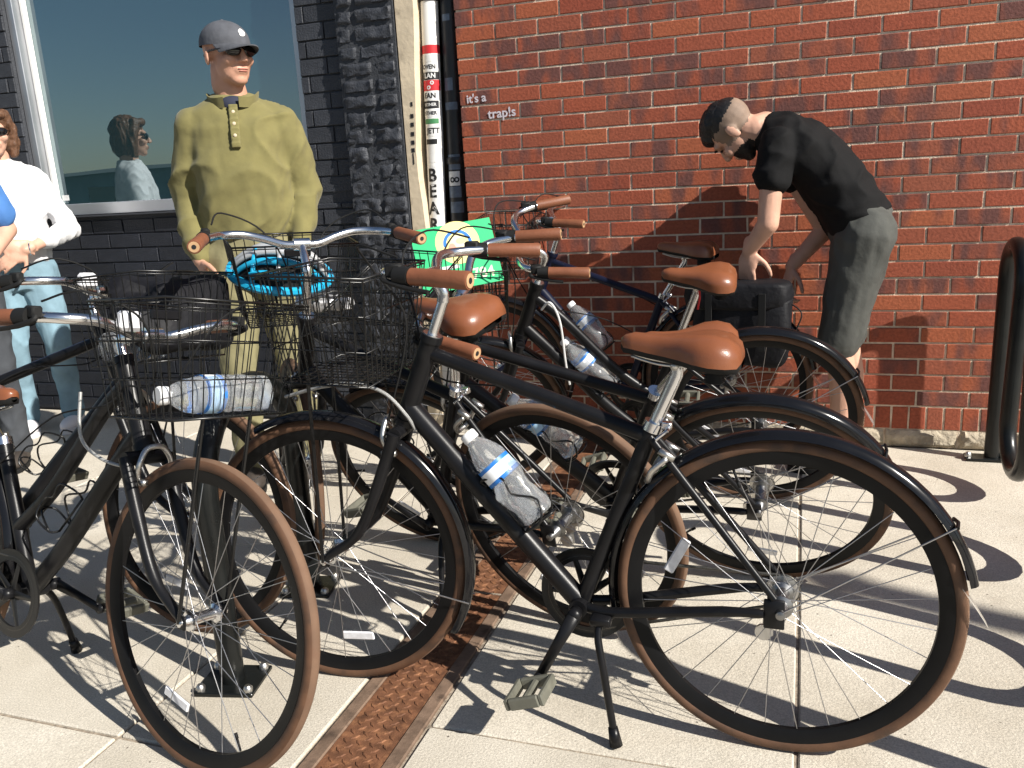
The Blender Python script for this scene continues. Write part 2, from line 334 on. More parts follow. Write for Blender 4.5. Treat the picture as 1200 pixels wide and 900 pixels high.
    def ring(s, R, sec, seg=72, mis=None):
        """torus-like ring in the XZ plane: sec = closed list of (dr, y)"""
        n = len(sec); vs = []
        for i in range(seg):
            a = 2 * PI * i / seg
            for dr, y in sec: vs.append(((R + dr) * math.cos(a), y, (R + dr) * math.sin(a)))
        o = len(s.v); s.v += vs
        for i in range(seg):
            for k in range(n):
                j = (i + 1) % seg; l = (k + 1) % n
                s.f.append((o + i * n + k, o + j * n + k, o + j * n + l, o + i * n + l)); s.mi.append(mis[k] if mis else 0)
        return s
    def mesh(s, name, mats, smooth=True):
        me = bpy.data.meshes.new(name); me.from_pydata(s.v, [], s.f)
        for m_ in (mats if isinstance(mats, (list, tuple)) else [mats]): me.materials.append(m_)
        if len(me.polygons) == len(s.mi): me.polygons.foreach_set('material_index', s.mi)
        me.polygons.foreach_set('use_smooth', [smooth] * len(me.polygons))
        me.update(); return me
    def build(s, name, mats, parent=None, smooth=True, M=None, sharp=None):
        me = s.mesh(name, mats, smooth)
        if smooth: me.set_sharp_from_angle(angle=R_(sharp or 38))
        return link(name, me, parent, M)
def link(name, me, parent=None, M=None):
    o = bpy.data.objects.new(name, me); COL.objects.link(o)
    if parent is not None: o.parent = parent
    if M is not None: o.matrix_local = M
    return o
def tag(o, label=None, cat=None, group=None, kind=None):
    if label: o['label'] = label
    if cat: o['category'] = cat
    if group: o['group'] = group
    if kind: o['kind'] = kind
    return o
def empty(name, M, label, cat, group=None):
    o = bpy.data.objects.new(name, None); COL.objects.link(o); o.empty_display_size = 0.1
    o.matrix_world = M if isinstance(M, Matrix) else Matrix.Translation(Vector(M))
    return tag(o, label, cat, group)
def arc(c, r, a0, a1, n, plane='xz', y=0.0):
    out = []
    for i in range(n + 1):
        a = a0 + (a1 - a0) * i / n; u, w = r * math.cos(a), r * math.sin(a)
        out.append(Vector((c[0] + u, y, c[1] + w)) if plane == 'xz' else Vector((c[0] + u, c[1] + w, y)))
    return out
def smooth_path(pts, n=6):
    P = [Vector(p) for p in pts]; out = []
    for i in range(len(P) - 1):
        p0 = P[max(i - 1, 0)]; p1 = P[i]; p2 = P[i + 1]; p3 = P[min(i + 2, len(P) - 1)]
        for k in range(n):
            t = k / n
            out.append(0.5 * ((2 * p1) + (-p0 + p2) * t + (2 * p0 - 5 * p1 + 4 * p2 - p3) * t * t + (-p0 + 3 * p1 - 3 * p2 + p3) * t ** 3))
    out.append(P[-1]); return out
def text_mesh(body, size, extrude=0.0008, align='CENTER', bold=0.018, cuts=0):
    c = bpy.data.curves.new('t', 'FONT'); c.body = body; c.size = size; c.extrude = extrude; c.align_x = align; c.align_y = 'CENTER'; c.resolution_u = 3; c.offset = bold * size
    me = evaluated(bpy.data.objects.new('t', c))
    if cuts:
        bm = bmesh.new(); bm.from_mesh(me); bmesh.ops.triangulate(bm, faces=bm.faces[:]); bmesh.ops.subdivide_edges(bm, edges=bm.edges[:], cuts=cuts); bm.to_mesh(me); bm.free()
    return me

# ================================================================== setting
def in_frame(p, mg=20):
    x, y = to_px(p); return -mg < x < 1200 + mg and -mg < y < 900 + mg and (RC.transposed() @ (Vector(p) - CAM)).y > 0

# ---- pavement: bed + slabs
pav = MB().box((0, -2.75, -0.057), (30, 5.7, 0.1)).build('pavement', M_joint, smooth=False); tag(pav, kind='structure')
xcols = [(-9.0, -4.5), (-4.5, -3.0), (-3.0, -1.48), (-1.48, 0.03), (0.03, 0.497), (0.723, 1.523), (1.523, 3.02), (3.02, 4.5), (4.5, 6.5), (6.5, 9.0)]
for i, (x0, x1) in enumerate(xcols):
    rows = [0.0, -0.98, -2.463, -4.0, -5.56] if x1 <= 0.5 else ([0.0, -0.76, -2.246, -3.74, -5.56] if x1 < 1.6 else [0.0, -3.1, -5.56])
    for y0, y1 in zip(rows[:-1], rows[1:]):
        g = 0.004
        MB().box(((x0 + x1) / 2, (y0 + y1) / 2, -0.0505 + random.uniform(-0.001, 0.001)), (x1 - x0 - 2 * g, y0 - y1 - 2 * g, 0.1), ch=0.004).build('paving_slab', CONC, pav, smooth=False)
# steel trench cover let into the pavement (carries the downpipe water to the kerb)
tr = MB().box((0.61, -2.78, -0.02), (0.14, 5.5, 0.036)).build('trench_cover', M_rust, smooth=False)
tag(tr, 'rusty diamond plate steel drain cover let into the pavement', 'drain cover')
for xs in (0.521, 0.699):
    MB().box((xs, -2.78, -0.0215), (0.036, 5.5, 0.046), ch=0.003).build('edge_frame', M_rustf, tr, smooth=False)
lz = MB()
for j in range(150):
    for i in range(4):
        y = -3.2 + j * 0.0165; x = 0.560 + i * 0.033 + (0.0165 if j % 2 else 0); a = R_(45 if j % 2 else -45)
        if x > 0.672: continue
        u = Vector((math.cos(a), math.sin(a), 0)); w = Vector((-u.y, u.x, 0)); c = Vector((x, y, -0.002))
        b0 = [c + u * 0.0125, c + w * 0.0042, c - u * 0.0125, c - w * 0.0042]; t0 = [c + u * 0.008 + Vector((0, 0, .0026)), c + w * 0.0024 + Vector((0, 0, .0026)), c - u * 0.008 + Vector((0, 0, .0026)), c - w * 0.0024 + Vector((0, 0, .0026))]
        lz.add(b0 + t0, [(4, 5, 6, 7), (0, 1, 5, 4), (1, 2, 6, 5), (2, 3, 7, 6), (3, 0, 4, 7)])
tag(lz.build('raised_tread', M_rust, tr, smooth=False), kind='stuff')
jy = -3.25
MB().box((0.61, -1.62, -0.0005), (0.14, 0.006, 0.003)).build('plate_gap', M_joint, tr, smooth=False)
# kerb, road, far side of the street (seen only mirrored in the window)
tag(MB().box((0, -5.66, -0.06), (40, 0.16, 0.12), ch=0.01).build('kerb', CONC, smooth=False), kind='structure')
tag(MB().add([(-600, -1200, -0.125), (600, -1200, -0.125), (600, 30, -0.125), (-600, 30, -0.125)], [(0, 1, 2, 3)]).build('road', M_asphalt, smooth=False), kind='structure')

# ---- red brick wall
WU, HV, V0 = 0.19761, 0.0677, 29.65
XL, XR, ZT = 0.012, 5.0, 2.72
JT = 0.0085
wall = MB().box(((XL + 0.004 + XR) / 2, 0.165, ZT / 2), (XR - XL - 0.008, 0.322, ZT)).build('red_brick_wall', M_mortar, smooth=False)
tag(wall, 'red flashed brick wall with pale mortar lines behind the bikes', 'wall')
def brick_mesh(w, h, d, seed, ch=0.0022, rough=0.0012):
    rnd = random.Random(seed); mb = MB()
    def j(): return rnd.uniform(-rough, rough)
    x, z = w / 2, h / 2
    back = [(-x, d, -z), (x, d, -z), (x, d, z), (-x, d, z)]
    mid = [(-x + j(), ch, -z + j()), (x + j(), ch, -z + j()), (x + j(), ch, z + j()), (-x + j(), ch, z + j())]
    fr = [(-x + ch, j() * .5, -z + ch), (x - ch, j() * .5, -z + ch), (x - ch, j() * .5, z - ch), (-x + ch, j() * .5, z - ch)]
    fs = [(8, 9, 10, 11)]
    for a in range(4):
        b2 = (a + 1) % 4; fs += [(a, b2, 4 + b2, 4 + a), (4 + a, 4 + b2, 8 + b2, 8 + a)]
    return mb.add(back + mid + fr, fs)
BR = {}
def brick_data(w, h, d, mats, key, nvar=6):
    k = (key, round(w, 3), random.randrange(nvar))
    if k not in BR: BR[k] = brick_mesh(w, h, d, sum(map(ord, str(k))) * 31 + k[2]).mesh('brick', mats, False)
    return BR[k]
rest = MB(); n_ind = 0
def put_brick(wallobj, x0, x1, z0, z1, y, mats, key, indiv, restmb, d=0.055, jig=0.0012):
    global n_ind
    w, h = x1 - x0, z1 - z0; yy = y + random.uniform(-jig, jig)
    if indiv:
        o = link('brick', brick_data(w, h, d, mats, key), wallobj); o.location = ((x0 + x1) / 2, yy, (z0 + z1) / 2); o.rotation_euler = (0, random.uniform(-.004, .004), 0); n_ind += 1
    else:
        b = brick_mesh(w, h, d, random.randrange(9999)); restmb.add([(p[0] + (x0 + x1) / 2, p[1] + yy, p[2] + (z0 + z1) / 2) for p in b.v], b.f)
cands = []
for k in range(-11, 27):
    zc0 = (V0 - (k + 1)) * HV + JT / 2; zc1 = (V0 - k) * HV - JT / 2
    u = 0.5 if k % 2 else 1.0
    x0 = XL
    while x0 < XR - 0.02:
        x1 = min(u * WU - JT / 2, XR)
        cands.append((k, x0, x1, zc0, zc1)); x0 = u * WU + JT / 2; u += 1
def show(c):
    k, x0, x1, z0, z1 = c; p = ((x0 + x1) / 2, 0, (z0 + z1) / 2)
    if not in_frame(p, 30): return False
    px, py = to_px(p)
    if py > 330 and px < 640: return False          # behind the tangle of bikes
    if py > 420 and px < 760: return False
    if 905 < px < 1000 and 160 < py < 240: return False   # behind the bending person
    return True
for c in cands: put_brick(wall, c[1], c[2], c[3], c[4], 0.0, BRICK, 'r', show(c), rest)
x = XL; zs0, zs1 = 0.080, (V0 - 27) * HV - JT / 2
while x < XR - 0.03:
    w = 0.0585
    vis = 1.66 < x < 2.35
    put_brick(wall, x, x + w, zs0, zs1, 0.001, BRICK, 's', vis, rest); x += w + JT
tag(rest.build('brick_remainder', BRICK, wall, smooth=False), kind='stuff')
x = XL
while x < XR - 0.1:
    w = random.uniform(0.16, 0.34); mb = MB(); nx, nz = 9, 4
    vs = [(x + w * i / nx, -0.006 - 0.016 * mnoise.noise(Vector((x * 3 + i * .7, j * 1.1, 3))) - (0.010 if 0 < i < nx and 0 < j < nz else -0.008), 0.001 + 0.074 * j / nz + (0.006 * mnoise.noise(Vector((x * 9 + i, 7, 1))) if j == nz else 0)) for j in range(nz + 1) for i in range(nx + 1)]
    vs += [(p[0], 0.05, p[2]) for p in vs]; L_ = (nx + 1) * (nz + 1); fs = []
    for j in range(nz):
        for i in range(nx):
            a = j * (nx + 1) + i; fs.append((a, a + 1, a + nx + 2, a + nx + 1))
    ed = [i for i in range(nx + 1)] + [(j + 1) * (nx + 1) - 1 for j in range(1, nz + 1)] + [nz * (nx + 1) + i for i in range(nx - 1, -1, -1)] + [j * (nx + 1) for j in range(nz - 1, 0, -1)]
    for a, b2 in zip(ed, ed[1:] + ed[:1]): fs.append((b2, a, a + L_, b2 + L_))
    mb.add(vs, fs).build('base_stone', M_stone, wall, smooth=True); x += w + 0.008
# chalk writing on the bricks
def wall_text(body, size, pxy, Y, parent, m_, name='painted_writing', shear=0):
    p = at_y(pxy[0], pxy[1], Y); me = text_mesh(body, size, 0.0004); me.materials.clear(); me.materials.append(m_)
    return link(name, me, parent, Matrix.Translation(p) @ Matrix.Rotation(R_(-2), 4, 'Y') @ Matrix.Rotation(R_(90), 4, 'X'))
wall_text("it's a", 0.052, (558, 115.5), -0.0028, wall, M_chalk)
wall_text("trap!s", 0.058, (588, 132.5), -0.0028, wall, M_chalk)

# ---- charcoal painted wall with the window
WX0, WX1, WZ0, WZ1 = -2.60, -0.805, 1.135, 2.76
dw = MB()
dw.box(((-6.0 - 0.575) / 2, 0.165, WZ0 / 2), (6.0 - 0.575, 0.31, WZ0))
dw.box(((-6.0 + WX0) / 2, 0.165, (WZ0 + 3.3) / 2), (6.0 + WX0, 0.31, 3.3 - WZ0))
dw.box(((WX1 - 0.575) / 2, 0.165, (WZ0 + 3.3) / 2), (-0.575 - WX1, 0.31, 3.3 - WZ0))
dw.box(((WX0 + WX1) / 2, 0.165, (WZ1 + 3.3) / 2), (WX1 - WX0, 0.31, 3.3 - WZ1))
dwall = dw.build('painted_brick_wall', M_dmortar, smooth=False)
tag(dwall, 'charcoal painted brick wall around the large window', 'wall')
rest2 = MB(); rest2b = MB(); DH = 0.0785
for k in range(0, 41):
    z0 = 0.01 + k * DH; z1 = z0 + DH - 0.007
    x0 = -5.9 + (0.105 if k % 2 else 0)
    while x0 < -0.58:
        x1 = min(x0 + 0.203, -0.577)
        segs = [(x0, x1)]
        if z1 > WZ0 - 0.002 and z0 < WZ1: segs = [(a, b2) for a, b2 in ((x0, min(x1, WX0 - 0.002)), (max(x0, WX1 + 0.002), x1)) if b2 - a > 0.02]
        zz1 = min(z1, WZ0 - 0.003) if z0 < WZ0 < z1 else z1
        for a, b2 in segs:
            if zz1 - z0 < 0.02: continue
            p = ((a + b2) / 2, 0, (z0 + zz1) / 2); px, py = to_px(p)
            ind = in_frame(p, 20) and py < 330
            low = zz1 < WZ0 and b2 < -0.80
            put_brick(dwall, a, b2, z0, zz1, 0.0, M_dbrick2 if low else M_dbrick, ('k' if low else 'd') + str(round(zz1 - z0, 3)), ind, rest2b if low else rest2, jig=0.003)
        x0 += 0.21
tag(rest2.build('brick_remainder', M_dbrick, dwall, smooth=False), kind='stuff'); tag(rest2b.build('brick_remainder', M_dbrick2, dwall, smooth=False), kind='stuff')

# ---- window
win = empty('window', (-1.70, 0.1, WZ0), 'large tinted window in silver aluminium frame on charcoal wall', 'window')
def wpart(name, c, d, m_, ch=0.003):
    return MB().box(Vector(c) - Vector((-1.70, 0.1, WZ0)), d, ch=ch).build(name, m_, win, smooth=False)
wpart('glass_pane', (-1.70, 0.110, 1.95), (1.70, 0.008, 1.56), GLASS, ch=0.001)
wpart('frame_sill', (-1.7025, 0.055, 1.168), (1.788, 0.118, 0.062), M_alu)
wpart('frame_head', (-1.7025, 0.075, 2.735), (1.788, 0.08, 0.045), M_alu)
wpart('frame_jamb', (-2.574, 0.072, 1.957), (0.048, 0.084, 1.508), M_alu)
wpart('frame_jamb', (-0.826, 0.072, 1.957), (0.038, 0.084, 1.508), M_alu)
wpart('glazing_bead', (-2.537, 0.092, 1.957), (0.022, 0.030, 1.506), M_white)
wpart('glazing_bead', (-0.8565, 0.092, 1.957), (0.019, 0.030, 1.506), M_alu)
wpart('window_sticker', at_y(77, 232, 0.104), (0.045, 0.002, 0.030), M_stick, ch=0.0003)
wpart('flashing', (-1.70, -0.008, 1.130), (1.79, 0.06, 0.008), M_dmortar, ch=0.001)

# ---- rough pilaster of old bricks, painted charcoal
pil = MB().box((-0.419, 0.139, 1.65), (0.298, 0.350, 3.3)).build('old_brick_pilaster', M_dmortar, smooth=False)
tag(pil, 'lumpy charcoal painted pilaster of old eroded bricks beside the downpipes', 'pilaster')
def lumpy_brick(w, h, seed, amp):
    nx, nz = max(5, int(w / 0.014)), 6; mb = MB(); vs = []
    for j in range(nz + 1):
        for i in range(nx + 1):
            u, v = i / nx, j / nz; e = min(u, 1 - u) * w; e2 = min(v, 1 - v) * h
            r = min(1, min(e, e2) / 0.011); r = math.sqrt(max(0, 1 - (1 - r) ** 2))
            n = mnoise.noise(Vector((u * w * 26 + seed * 5.1, v * h * 26, seed))) + 0.6 * mnoise.noise(Vector((u * w * 60 + seed, v * h * 60, seed * 2)))
            vs.append(((u - .5) * w + 0.004 * mnoise.noise(Vector((j, seed, 1))), -0.022 * r - amp * n * r + 0.002, (v - .5) * h + 0.005 * mnoise.noise(Vector((i * .5, seed, 9)))))
    fs = [(j * (nx + 1) + i, j * (nx + 1) + i + 1, (j + 1) * (nx + 1) + i + 1, (j + 1) * (nx + 1) + i) for j in range(nz) for i in range(nx)]
    return mb.add(vs, fs)
z = 0.004; k = 0; rest3 = MB()
while z < 3.2:
    h = random.uniform(0.070, 0.084); x = -0.568; cut = random.uniform(0.08, 0.2)
    while x < -0.275:
        w = min(cut, -0.270 - x)
        if -0.270 - (x + w) < 0.05: w = -0.270 - x
        low = z < 1.45
        b = lumpy_brick(w - (0.0 if low else 0.006), h - (-0.004 if low else 0.006), k + 1, 0.016 if low else 0.009)
        pos = Vector((x + w / 2, -0.022 + random.uniform(-.006, .006), z + h / 2))
        if in_frame(pos, 20) and to_px(pos)[1] < 340:
            o = b.build('brick', M_dbrick, pil, smooth=True, sharp=60); o.location = pos
        else: rest3.add([Vector(p) + pos for p in b.v], b.f)
        x += w; cut = random.uniform(0.12, 0.21); k += 1
    z += h
tag(rest3.build('brick_remainder', M_dbrick, pil, smooth=True), kind='stuff')

# ---- recess with board and two downpipes
rec = MB().box((-0.13, 0.25, 1.65), (0.28, 0.1, 3.3)).build('recess_wall', M_blackpipe, smooth=False); tag(rec, 'black back of the narrow recess behind the downpipes', 'wall')
bd = MB(); n = 26
for i in range(n):
    z0 = 3.2 * i / n; z1 = 3.2 * (i + 1) / n
    def xs(z): return (-0.2625, -0.170 + 0.006 * mnoise.noise(Vector((z * 4, 2, 0))) - 0.048 * min(1, max(0, (2.0 - z) / 0.75)) + 0.03 * min(1, max(0, (1.3 - z) / 0.4)))
    a, b2 = xs(z0), xs(z1)
    bd.add([(a[0], -0.03, z0), (a[1], -0.03, z0), (b2[1], -0.03, z1), (b2[0], -0.03, z1), (a[0], .19, z0), (a[1], .19, z0), (b2[1], .19, z1), (b2[0], .19, z1)],
           [(0, 1, 2, 3), (1, 5, 6, 2), (4, 0, 3, 7)] + ([(4, 5, 1, 0)] if i == 0 else []) + ([(3, 2, 6, 7)] if i == n - 1 else []))
board = bd.build('corner_board', M_beige, smooth=False); tag(board, 'weathered beige board with black stencil marks between pilaster and white pipe', 'board')
for i, (py, wd) in enumerate(((122, 5), (136, 8), (146, 8), (157, 8), (167, 8), (176, 8), (186, 3))):
    p = at_y(482.2 + (py - 120) * 0.035, py, -0.0312)
    MB().box(p, (0.002 * wd, 0.0012, 0.018 if wd > 4 else 0.05)).build('stencil_mark', M_ink, board, smooth=False)
def curved_patch(axis0, axis1, r, z0, z1, a0, a1, m_, name, parent, n=10):
    """sticker hugging the pipe: angles about the pipe, 0 faces -Y"""
    mb = MB(); A0 = Vector(axis0); d = (Vector(axis1) - A0); d /= d.z; vs = []
    for zz in (z0, z1):
        c = A0 + d * (zz - A0.z)
        for i in range(n + 1):
            a = a0 + (a1 - a0) * i / n; vs.append(c + Vector((r * math.sin(a), -r * math.cos(a), 0)))
    fs = [(i, i + 1, n + 2 + i, n + 1 + i) for i in range(n)]
    return mb.add(vs, fs).build(name, m_, parent)
def pipe_text(body, size, axis0, axis1, r, z, m_, parent, ang=0.0, name='sticker_lettering'):
    me = text_mesh(body, size, 0.0002, bold=0.03, cuts=3); A0 = Vector(axis0); d = Vector(axis1) - A0; d /= d.z
    for v in me.vertices:
        x, y, zz = v.co; a = x / r + ang; c = A0 + d * (z + y - A0.z); rr = r + zz
        v.co = c + Vector((rr * math.sin(a), -rr * math.cos(a), 0))
    me.materials.clear(); me.materials.append(m_); return link(name, me, parent)
PX0, PX1 = Vector((-0.205, 0.055, 0.0)), Vector((-0.128, 0.055, 2.0)); PR = 0.040
p0 = PX0 + Vector((0, 0, 0.01)); PXT = PX0 + (PX1 - PX0) * 1.6
wp = MB().tube([p0, PXT], PR, 28).build('white_downpipe', M_white); tag(wp, 'white downpipe covered in stickers with large black letters', 'downpipe')
DX0, DX1 = Vector((-0.088, 0.085, 0.0)), Vector((-0.040, 0.085, 2.0)); DXT = DX0 + (DX1 - DX0) * 1.6
dp = MB().tube([DX0 + Vector((0, 0, .01)), DXT], 0.044, 24).build('black_downpipe', M_blackpipe); tag(dp, 'black downpipe with dark stickers beside the red brick corner', 'downpipe')
for zb in (0.55, 1.30, 2.02):
    for A, B, r, par in ((PX0, PX1, PR, wp), (DX0, DX1, 0.044, dp)):
        if par is dp or zb != 1.30: 
            c = A + (B - A) * (zb / 2.0); MB().lathe([(r + .004, -0.016), (r + .007, -0.012), (r + .007, 0.012), (r + .004, 0.016)], 24, M=Matrix.Translation(c)).build('pipe_clamp', M_blackpipe, par)
def pz(py, x=505): return at_y(x, py, 0.012).z
e1, e2 = PR + 0.0008, PR + 0.0014
curved_patch(PX0, PX1, e1, pz(62), pz(52), -1.75, 1.75, M_red, 'sticker', wp)
for (ya, yb, a0, a1, m_) in ((72, 64, -1.1, 0.9, M_stick), (83, 73, -1.3, 1.2, M_stick), (93, 84, -0.9, 1.3, M_ink), (106, 93.5, -1.2, 1.5, M_red), (117, 107, -1.2, 1.0, M_stick), (127, 118, -1.3, 1.1, M_ink),
                             (137, 128, -1.1, 1.2, M_stick), (145, 139, -0.9, 1.0, M_greens), (160, 147, -0.9, 1.3, M_stick), (169, 163, -0.8, 0.7, M_ink), (191, 170, -1.0, 1.2, M_stick), (258, 193, -0.95, 0.75, M_stick)):
    curved_patch(PX0, PX1, e1, pz(ya), pz(yb), a0, a1, m_, 'sticker', wp)
for body, size, py, m_, ang in (('OVEN', 0.026, 78, M_ink, 0), ('LAN', 0.030, 88.5, M_stick, 0.1), ('o', 0.034, 96, M_stick, 0.35), ('o', 0.034, 101.5, M_stick, -0.05), ('EAN', 0.032, 112, M_ink, 0),
                                ('SETHER', 0.018, 122.5, M_stick, 0), ('ETHER', 0.022, 132.5, M_ink, 0), ('JETT', 0.034, 153.5, M_ink, 0.25),
                                ('B', 0.082, 206, M_ink, -0.1), ('E', 0.082, 225, M_ink, -0.1), ('A', 0.082, 245, M_ink, -0.1), ('R', 0.082, 264, M_ink, -0.1)):
    pipe_text(body, size, PX0, PX1, e2, pz(py), m_, wp, ang)
for (ya, yb, a0, a1, m_) in ((22, 14, -0.6, 0.3, M_stickb), (105, 90, -0.7, 0.3, M_stickb), (128, 119, -0.9, 0.7, M_stickb), (199, 181, -0.8, 0.7, M_stickb), (218, 201, -0.8, 0.6, M_stick), (232, 219, -0.9, 0.7, M_stickb), (250, 237, -0.7, 0.9, M_stickb)):
    curved_patch(DX0, DX1, 0.0448, pz(ya, 527), pz(yb, 527), a0, a1, m_, 'sticker', dp)
for s_, dx in (('o', -0.25), ('o', 0.25)): pipe_text(s_, 0.05, DX0, DX1, 0.0455, pz(210, 527), M_ink, dp, dx)

# ---- wave rack on the right, its loops run out from the wall
RKX = 2.250; rk = 0.029
ly = [-0.115, -0.385, -0.68, -0.99, -1.30, -1.61, -1.92, -2.22]
pts = [Vector((RKX, ly[0], 0.012)), Vector((RKX, ly[0], 0.735))]
for i in range(7):
    yc = (ly[i] + ly[i + 1]) / 2; rr_ = (ly[i] - ly[i + 1]) / 2
    if i % 2 == 0: pts += [Vector((RKX - 0.01 * i, yc + rr_ * math.cos(a), 0.735 + rr_ * math.sin(a))) for a in np.linspace(0, PI, 15)[1:]]
    else: pts += [Vector((RKX - 0.01 * i, yc + rr_ * math.cos(a), 0.245 - rr_ * math.sin(a))) for a in np.linspace(0, PI, 15)]
pts.append(Vector((RKX - 0.07, ly[7], 0.012)))
rack = MB().tube(pts, rk, 16).build('wave_bike_rack', M_rackp); tag(rack, 'black wave shaped tube bike rack fixed by the red brick wall', 'bike rack')
for i, yy in ((0, ly[0]), (7, ly[7])):
    MB().box((RKX - 0.01 * i - 0.012, yy - 0.004, 0.007), (0.17, 0.075, 0.010), ch=0.002).build('foot_plate', M_rackp, rack, smooth=False)
    for sx in (-0.075, 0.05): MB().lathe([(0.013, 0), (0.013, 0.012), (0.008, 0.020)], 8, M=Matrix.Translation((RKX - 0.01 * i - 0.012 + sx, yy - 0.01, 0.010))).build('bolt', M_dull, rack)

# ---- rack among the bikes
c0 = at_ground(274, 800); c1 = Vector((c0.x - 0.08, c0.y + 0.50, 0)); d_ = (c1 - c0); L_ = d_.length; d_.normalize()
pts = [c0 + Vector((0, 0, 0.01)), c0 + Vector((0, 0, 0.50))] + [c0 + d_ * (L_ / 2 - L_ / 2 * math.cos(a)) + Vector((0, 0, 0.50 + 0.22 * math.sin(a))) for a in np.linspace(0, PI, 17)[1:]] + [c1 + Vector((0, 0, 0.01))]
hr = MB().tube(pts, 0.030, 16).build('hoop_bike_rack', M_rackp); tag(hr, 'black hoop bike rack on bolted square foot plates among the bikes', 'bike rack')
ang = R_(12)
for c in (c0, c1):
    Mz = Matrix.Rotation(ang, 4, 'Z'); MB().box(c + Vector((0, 0, 0.006)), (0.155, 0.130, 0.011), M=Mz.to_3x3(), ch=0.002).build('foot_plate', M_rackp, hr, smooth=False)
    for sx in (-1, 1):
        for sy in (-1, 1): MB().lathe([(0.012, 0), (0.012, 0.010), (0.007, 0.016)], 8, M=Matrix.Translation(c + Mz @ Vector((sx * 0.062, sy * 0.050, 0.011)))).build('bolt', M_dull, hr)

# ---- beyond the frame: the pole whose long soft shadow crosses the pavement, far side of the street
pb = Vector((7.6, -3.36, 0)); sp = MB().tube([pb + Vector((0, 0, -.01)), pb + Vector((0, 0, 2.4)), pb + Vector((0, 0, 4.75))], [0.075, 0.07, 0.06], 16).build('utility_pole', M_galv)
tag(sp, 'grey metal pole standing on the pavement well to the right', 'pole'); MB().lathe([(0.06, 0), (0.09, 0.02), (0.03, 0.1)], 16, M=Matrix.Translation(pb + Vector((0, 0, 4.75)))).build('pole_cap', M_galv, sp)
fb = empty('low_building', (-16, -34, -0.12), 'long low rendered building across the street, mirrored in the window', 'building')
MB().box((0, 0, 1.3), (46, 8, 2.6)).build('wall', M_wallfar, fb, smooth=False); MB().box((0, 0, 2.68), (46.6, 8.6, 0.16)).build('roof_edge', M_dull, fb, smooth=False)
for i in range(9): MB().box((-20 + i * 5, 4.0, 1.4), (1.8, 0.06, 1.2)).build('window', M_lens, fb, smooth=False)
def bare_tree(base, h, seed):
    rnd = random.Random(seed); t = empty('bare_tree', base, 'leafless street tree with spreading twigs across the road', 'tree'); tw = MB()
    MB().tube([(0, 0, 0), (0.05, 0, h * .3), (0, 0.05, h * .5)], [0.16, 0.12, 0.09], 10).build('trunk', M_bark, t)
    def br(p, d, l, r, lv):
        q = p + d * l; tw.tube([p, (p + q) / 2 + Vector((rnd.uniform(-.05, .05), rnd.uniform(-.05, .05), 0)) * l, q], [r, r * .8, r * .6], 5, cap=False)
        if lv: 
            for _ in range(4 if lv > 2 else 3):
                nd = (d + Vector((rnd.uniform(-.8, .8), rnd.uniform(-.8, .8), rnd.uniform(-.2, .6)))).normalized(); br(p + d * l * rnd.uniform(.55, 1), nd, l * rnd.uniform(.6, .8), r * .55, lv - 1)
    for i in range(6): br(Vector((0, 0, h * (.34 + .03 * i))), Vector((math.cos(i * 1.1), math.sin(i * 1.1), 0.9)).normalized(), h * .22, 0.06, 4)
    tw.build('crown', M_bark, t)
bare_tree((-24.0, -17.0, -0.12), 5.6, 3)

# ================================================================== bicycles
RW = 0.342
AX_R = Vector((0, 0, RW)); BBP = Vector((0.425, 0, 0.282)); AX_F = Vector((1.05, 0, RW))
HT = Vector((0.755, 0, 0.872)); HB = Vector((0.830, 0, 0.690)); HAX = (HT - HB).normalized()
LUG = Vector((0.262, 0, 0.695))
def frame_mesh(step, seat_top=LUG):
    b = MB(); st = (seat_top - BBP)
    b.tube([BBP, seat_top], 0.0175, 14)
    b.tube([seat_top - st.normalized() * 0.03, seat_top + st.normalized() * 0.006], 0.0195, 14)
    b.tube([HB - HAX * 0.010, HT + HAX * 0.006], 0.0225, 16)
    for p in (HB - HAX * 0.008, HT + HAX * 0.004): b.tube([p - HAX * 0.008, p + HAX * 0.008], 0.0255, 16)
    if not step:
        b.tube([seat_top - st.normalized() * 0.022, HT - HAX * 0.030], 0.0165, 14)
        b.tube([BBP, HB + HAX * 0.028], 0.0240, 16)
    else:
        j = BBP + st * 0.42
        b.tube(smooth_path([HT - HAX * 0.045, HT - HAX * 0.05 + Vector((-0.10, 0, -0.085)), j + Vector((0.14, 0, 0.115)), j], 5), 0.0180, 14)
        b.tube(smooth_path([HB + HAX * 0.028, HB + Vector((-0.10, 0, -0.075)), BBP + Vector((0.13, 0, 0.125)), BBP], 5), 0.0225, 14)
    b.tube([BBP - Vector((0, 0.036, 0)), BBP + Vector((0, 0.036, 0))], 0.021, 16)
    for s in (-1, 1):
        d = AX_R + Vector((0.012, s * 0.062, 0.0))
        b.tube(smooth_path([BBP + Vector((-0.02, s * 0.020, 0)), BBP + Vector((-0.09, s * 0.034, 0.004)), d + Vector((0.10, -s * 0.006, -0.014)), d + Vector((0.02, 0, -0.006))], 4), [0.0115] * 9 + [0.010] * 3 + [0.008], 10)
        sj = BBP + st * (0.955 if not step else 0.90)
        b.tube([sj + Vector((-0.004, s * 0.014, 0)), d + Vector((0.0, 0, 0.028))], [0.009, 0.0075], 10)
        b.box(d + Vector((0.0, 0, -0.004)), (0.040, 0.007, 0.062), ch=0.002)
    return b
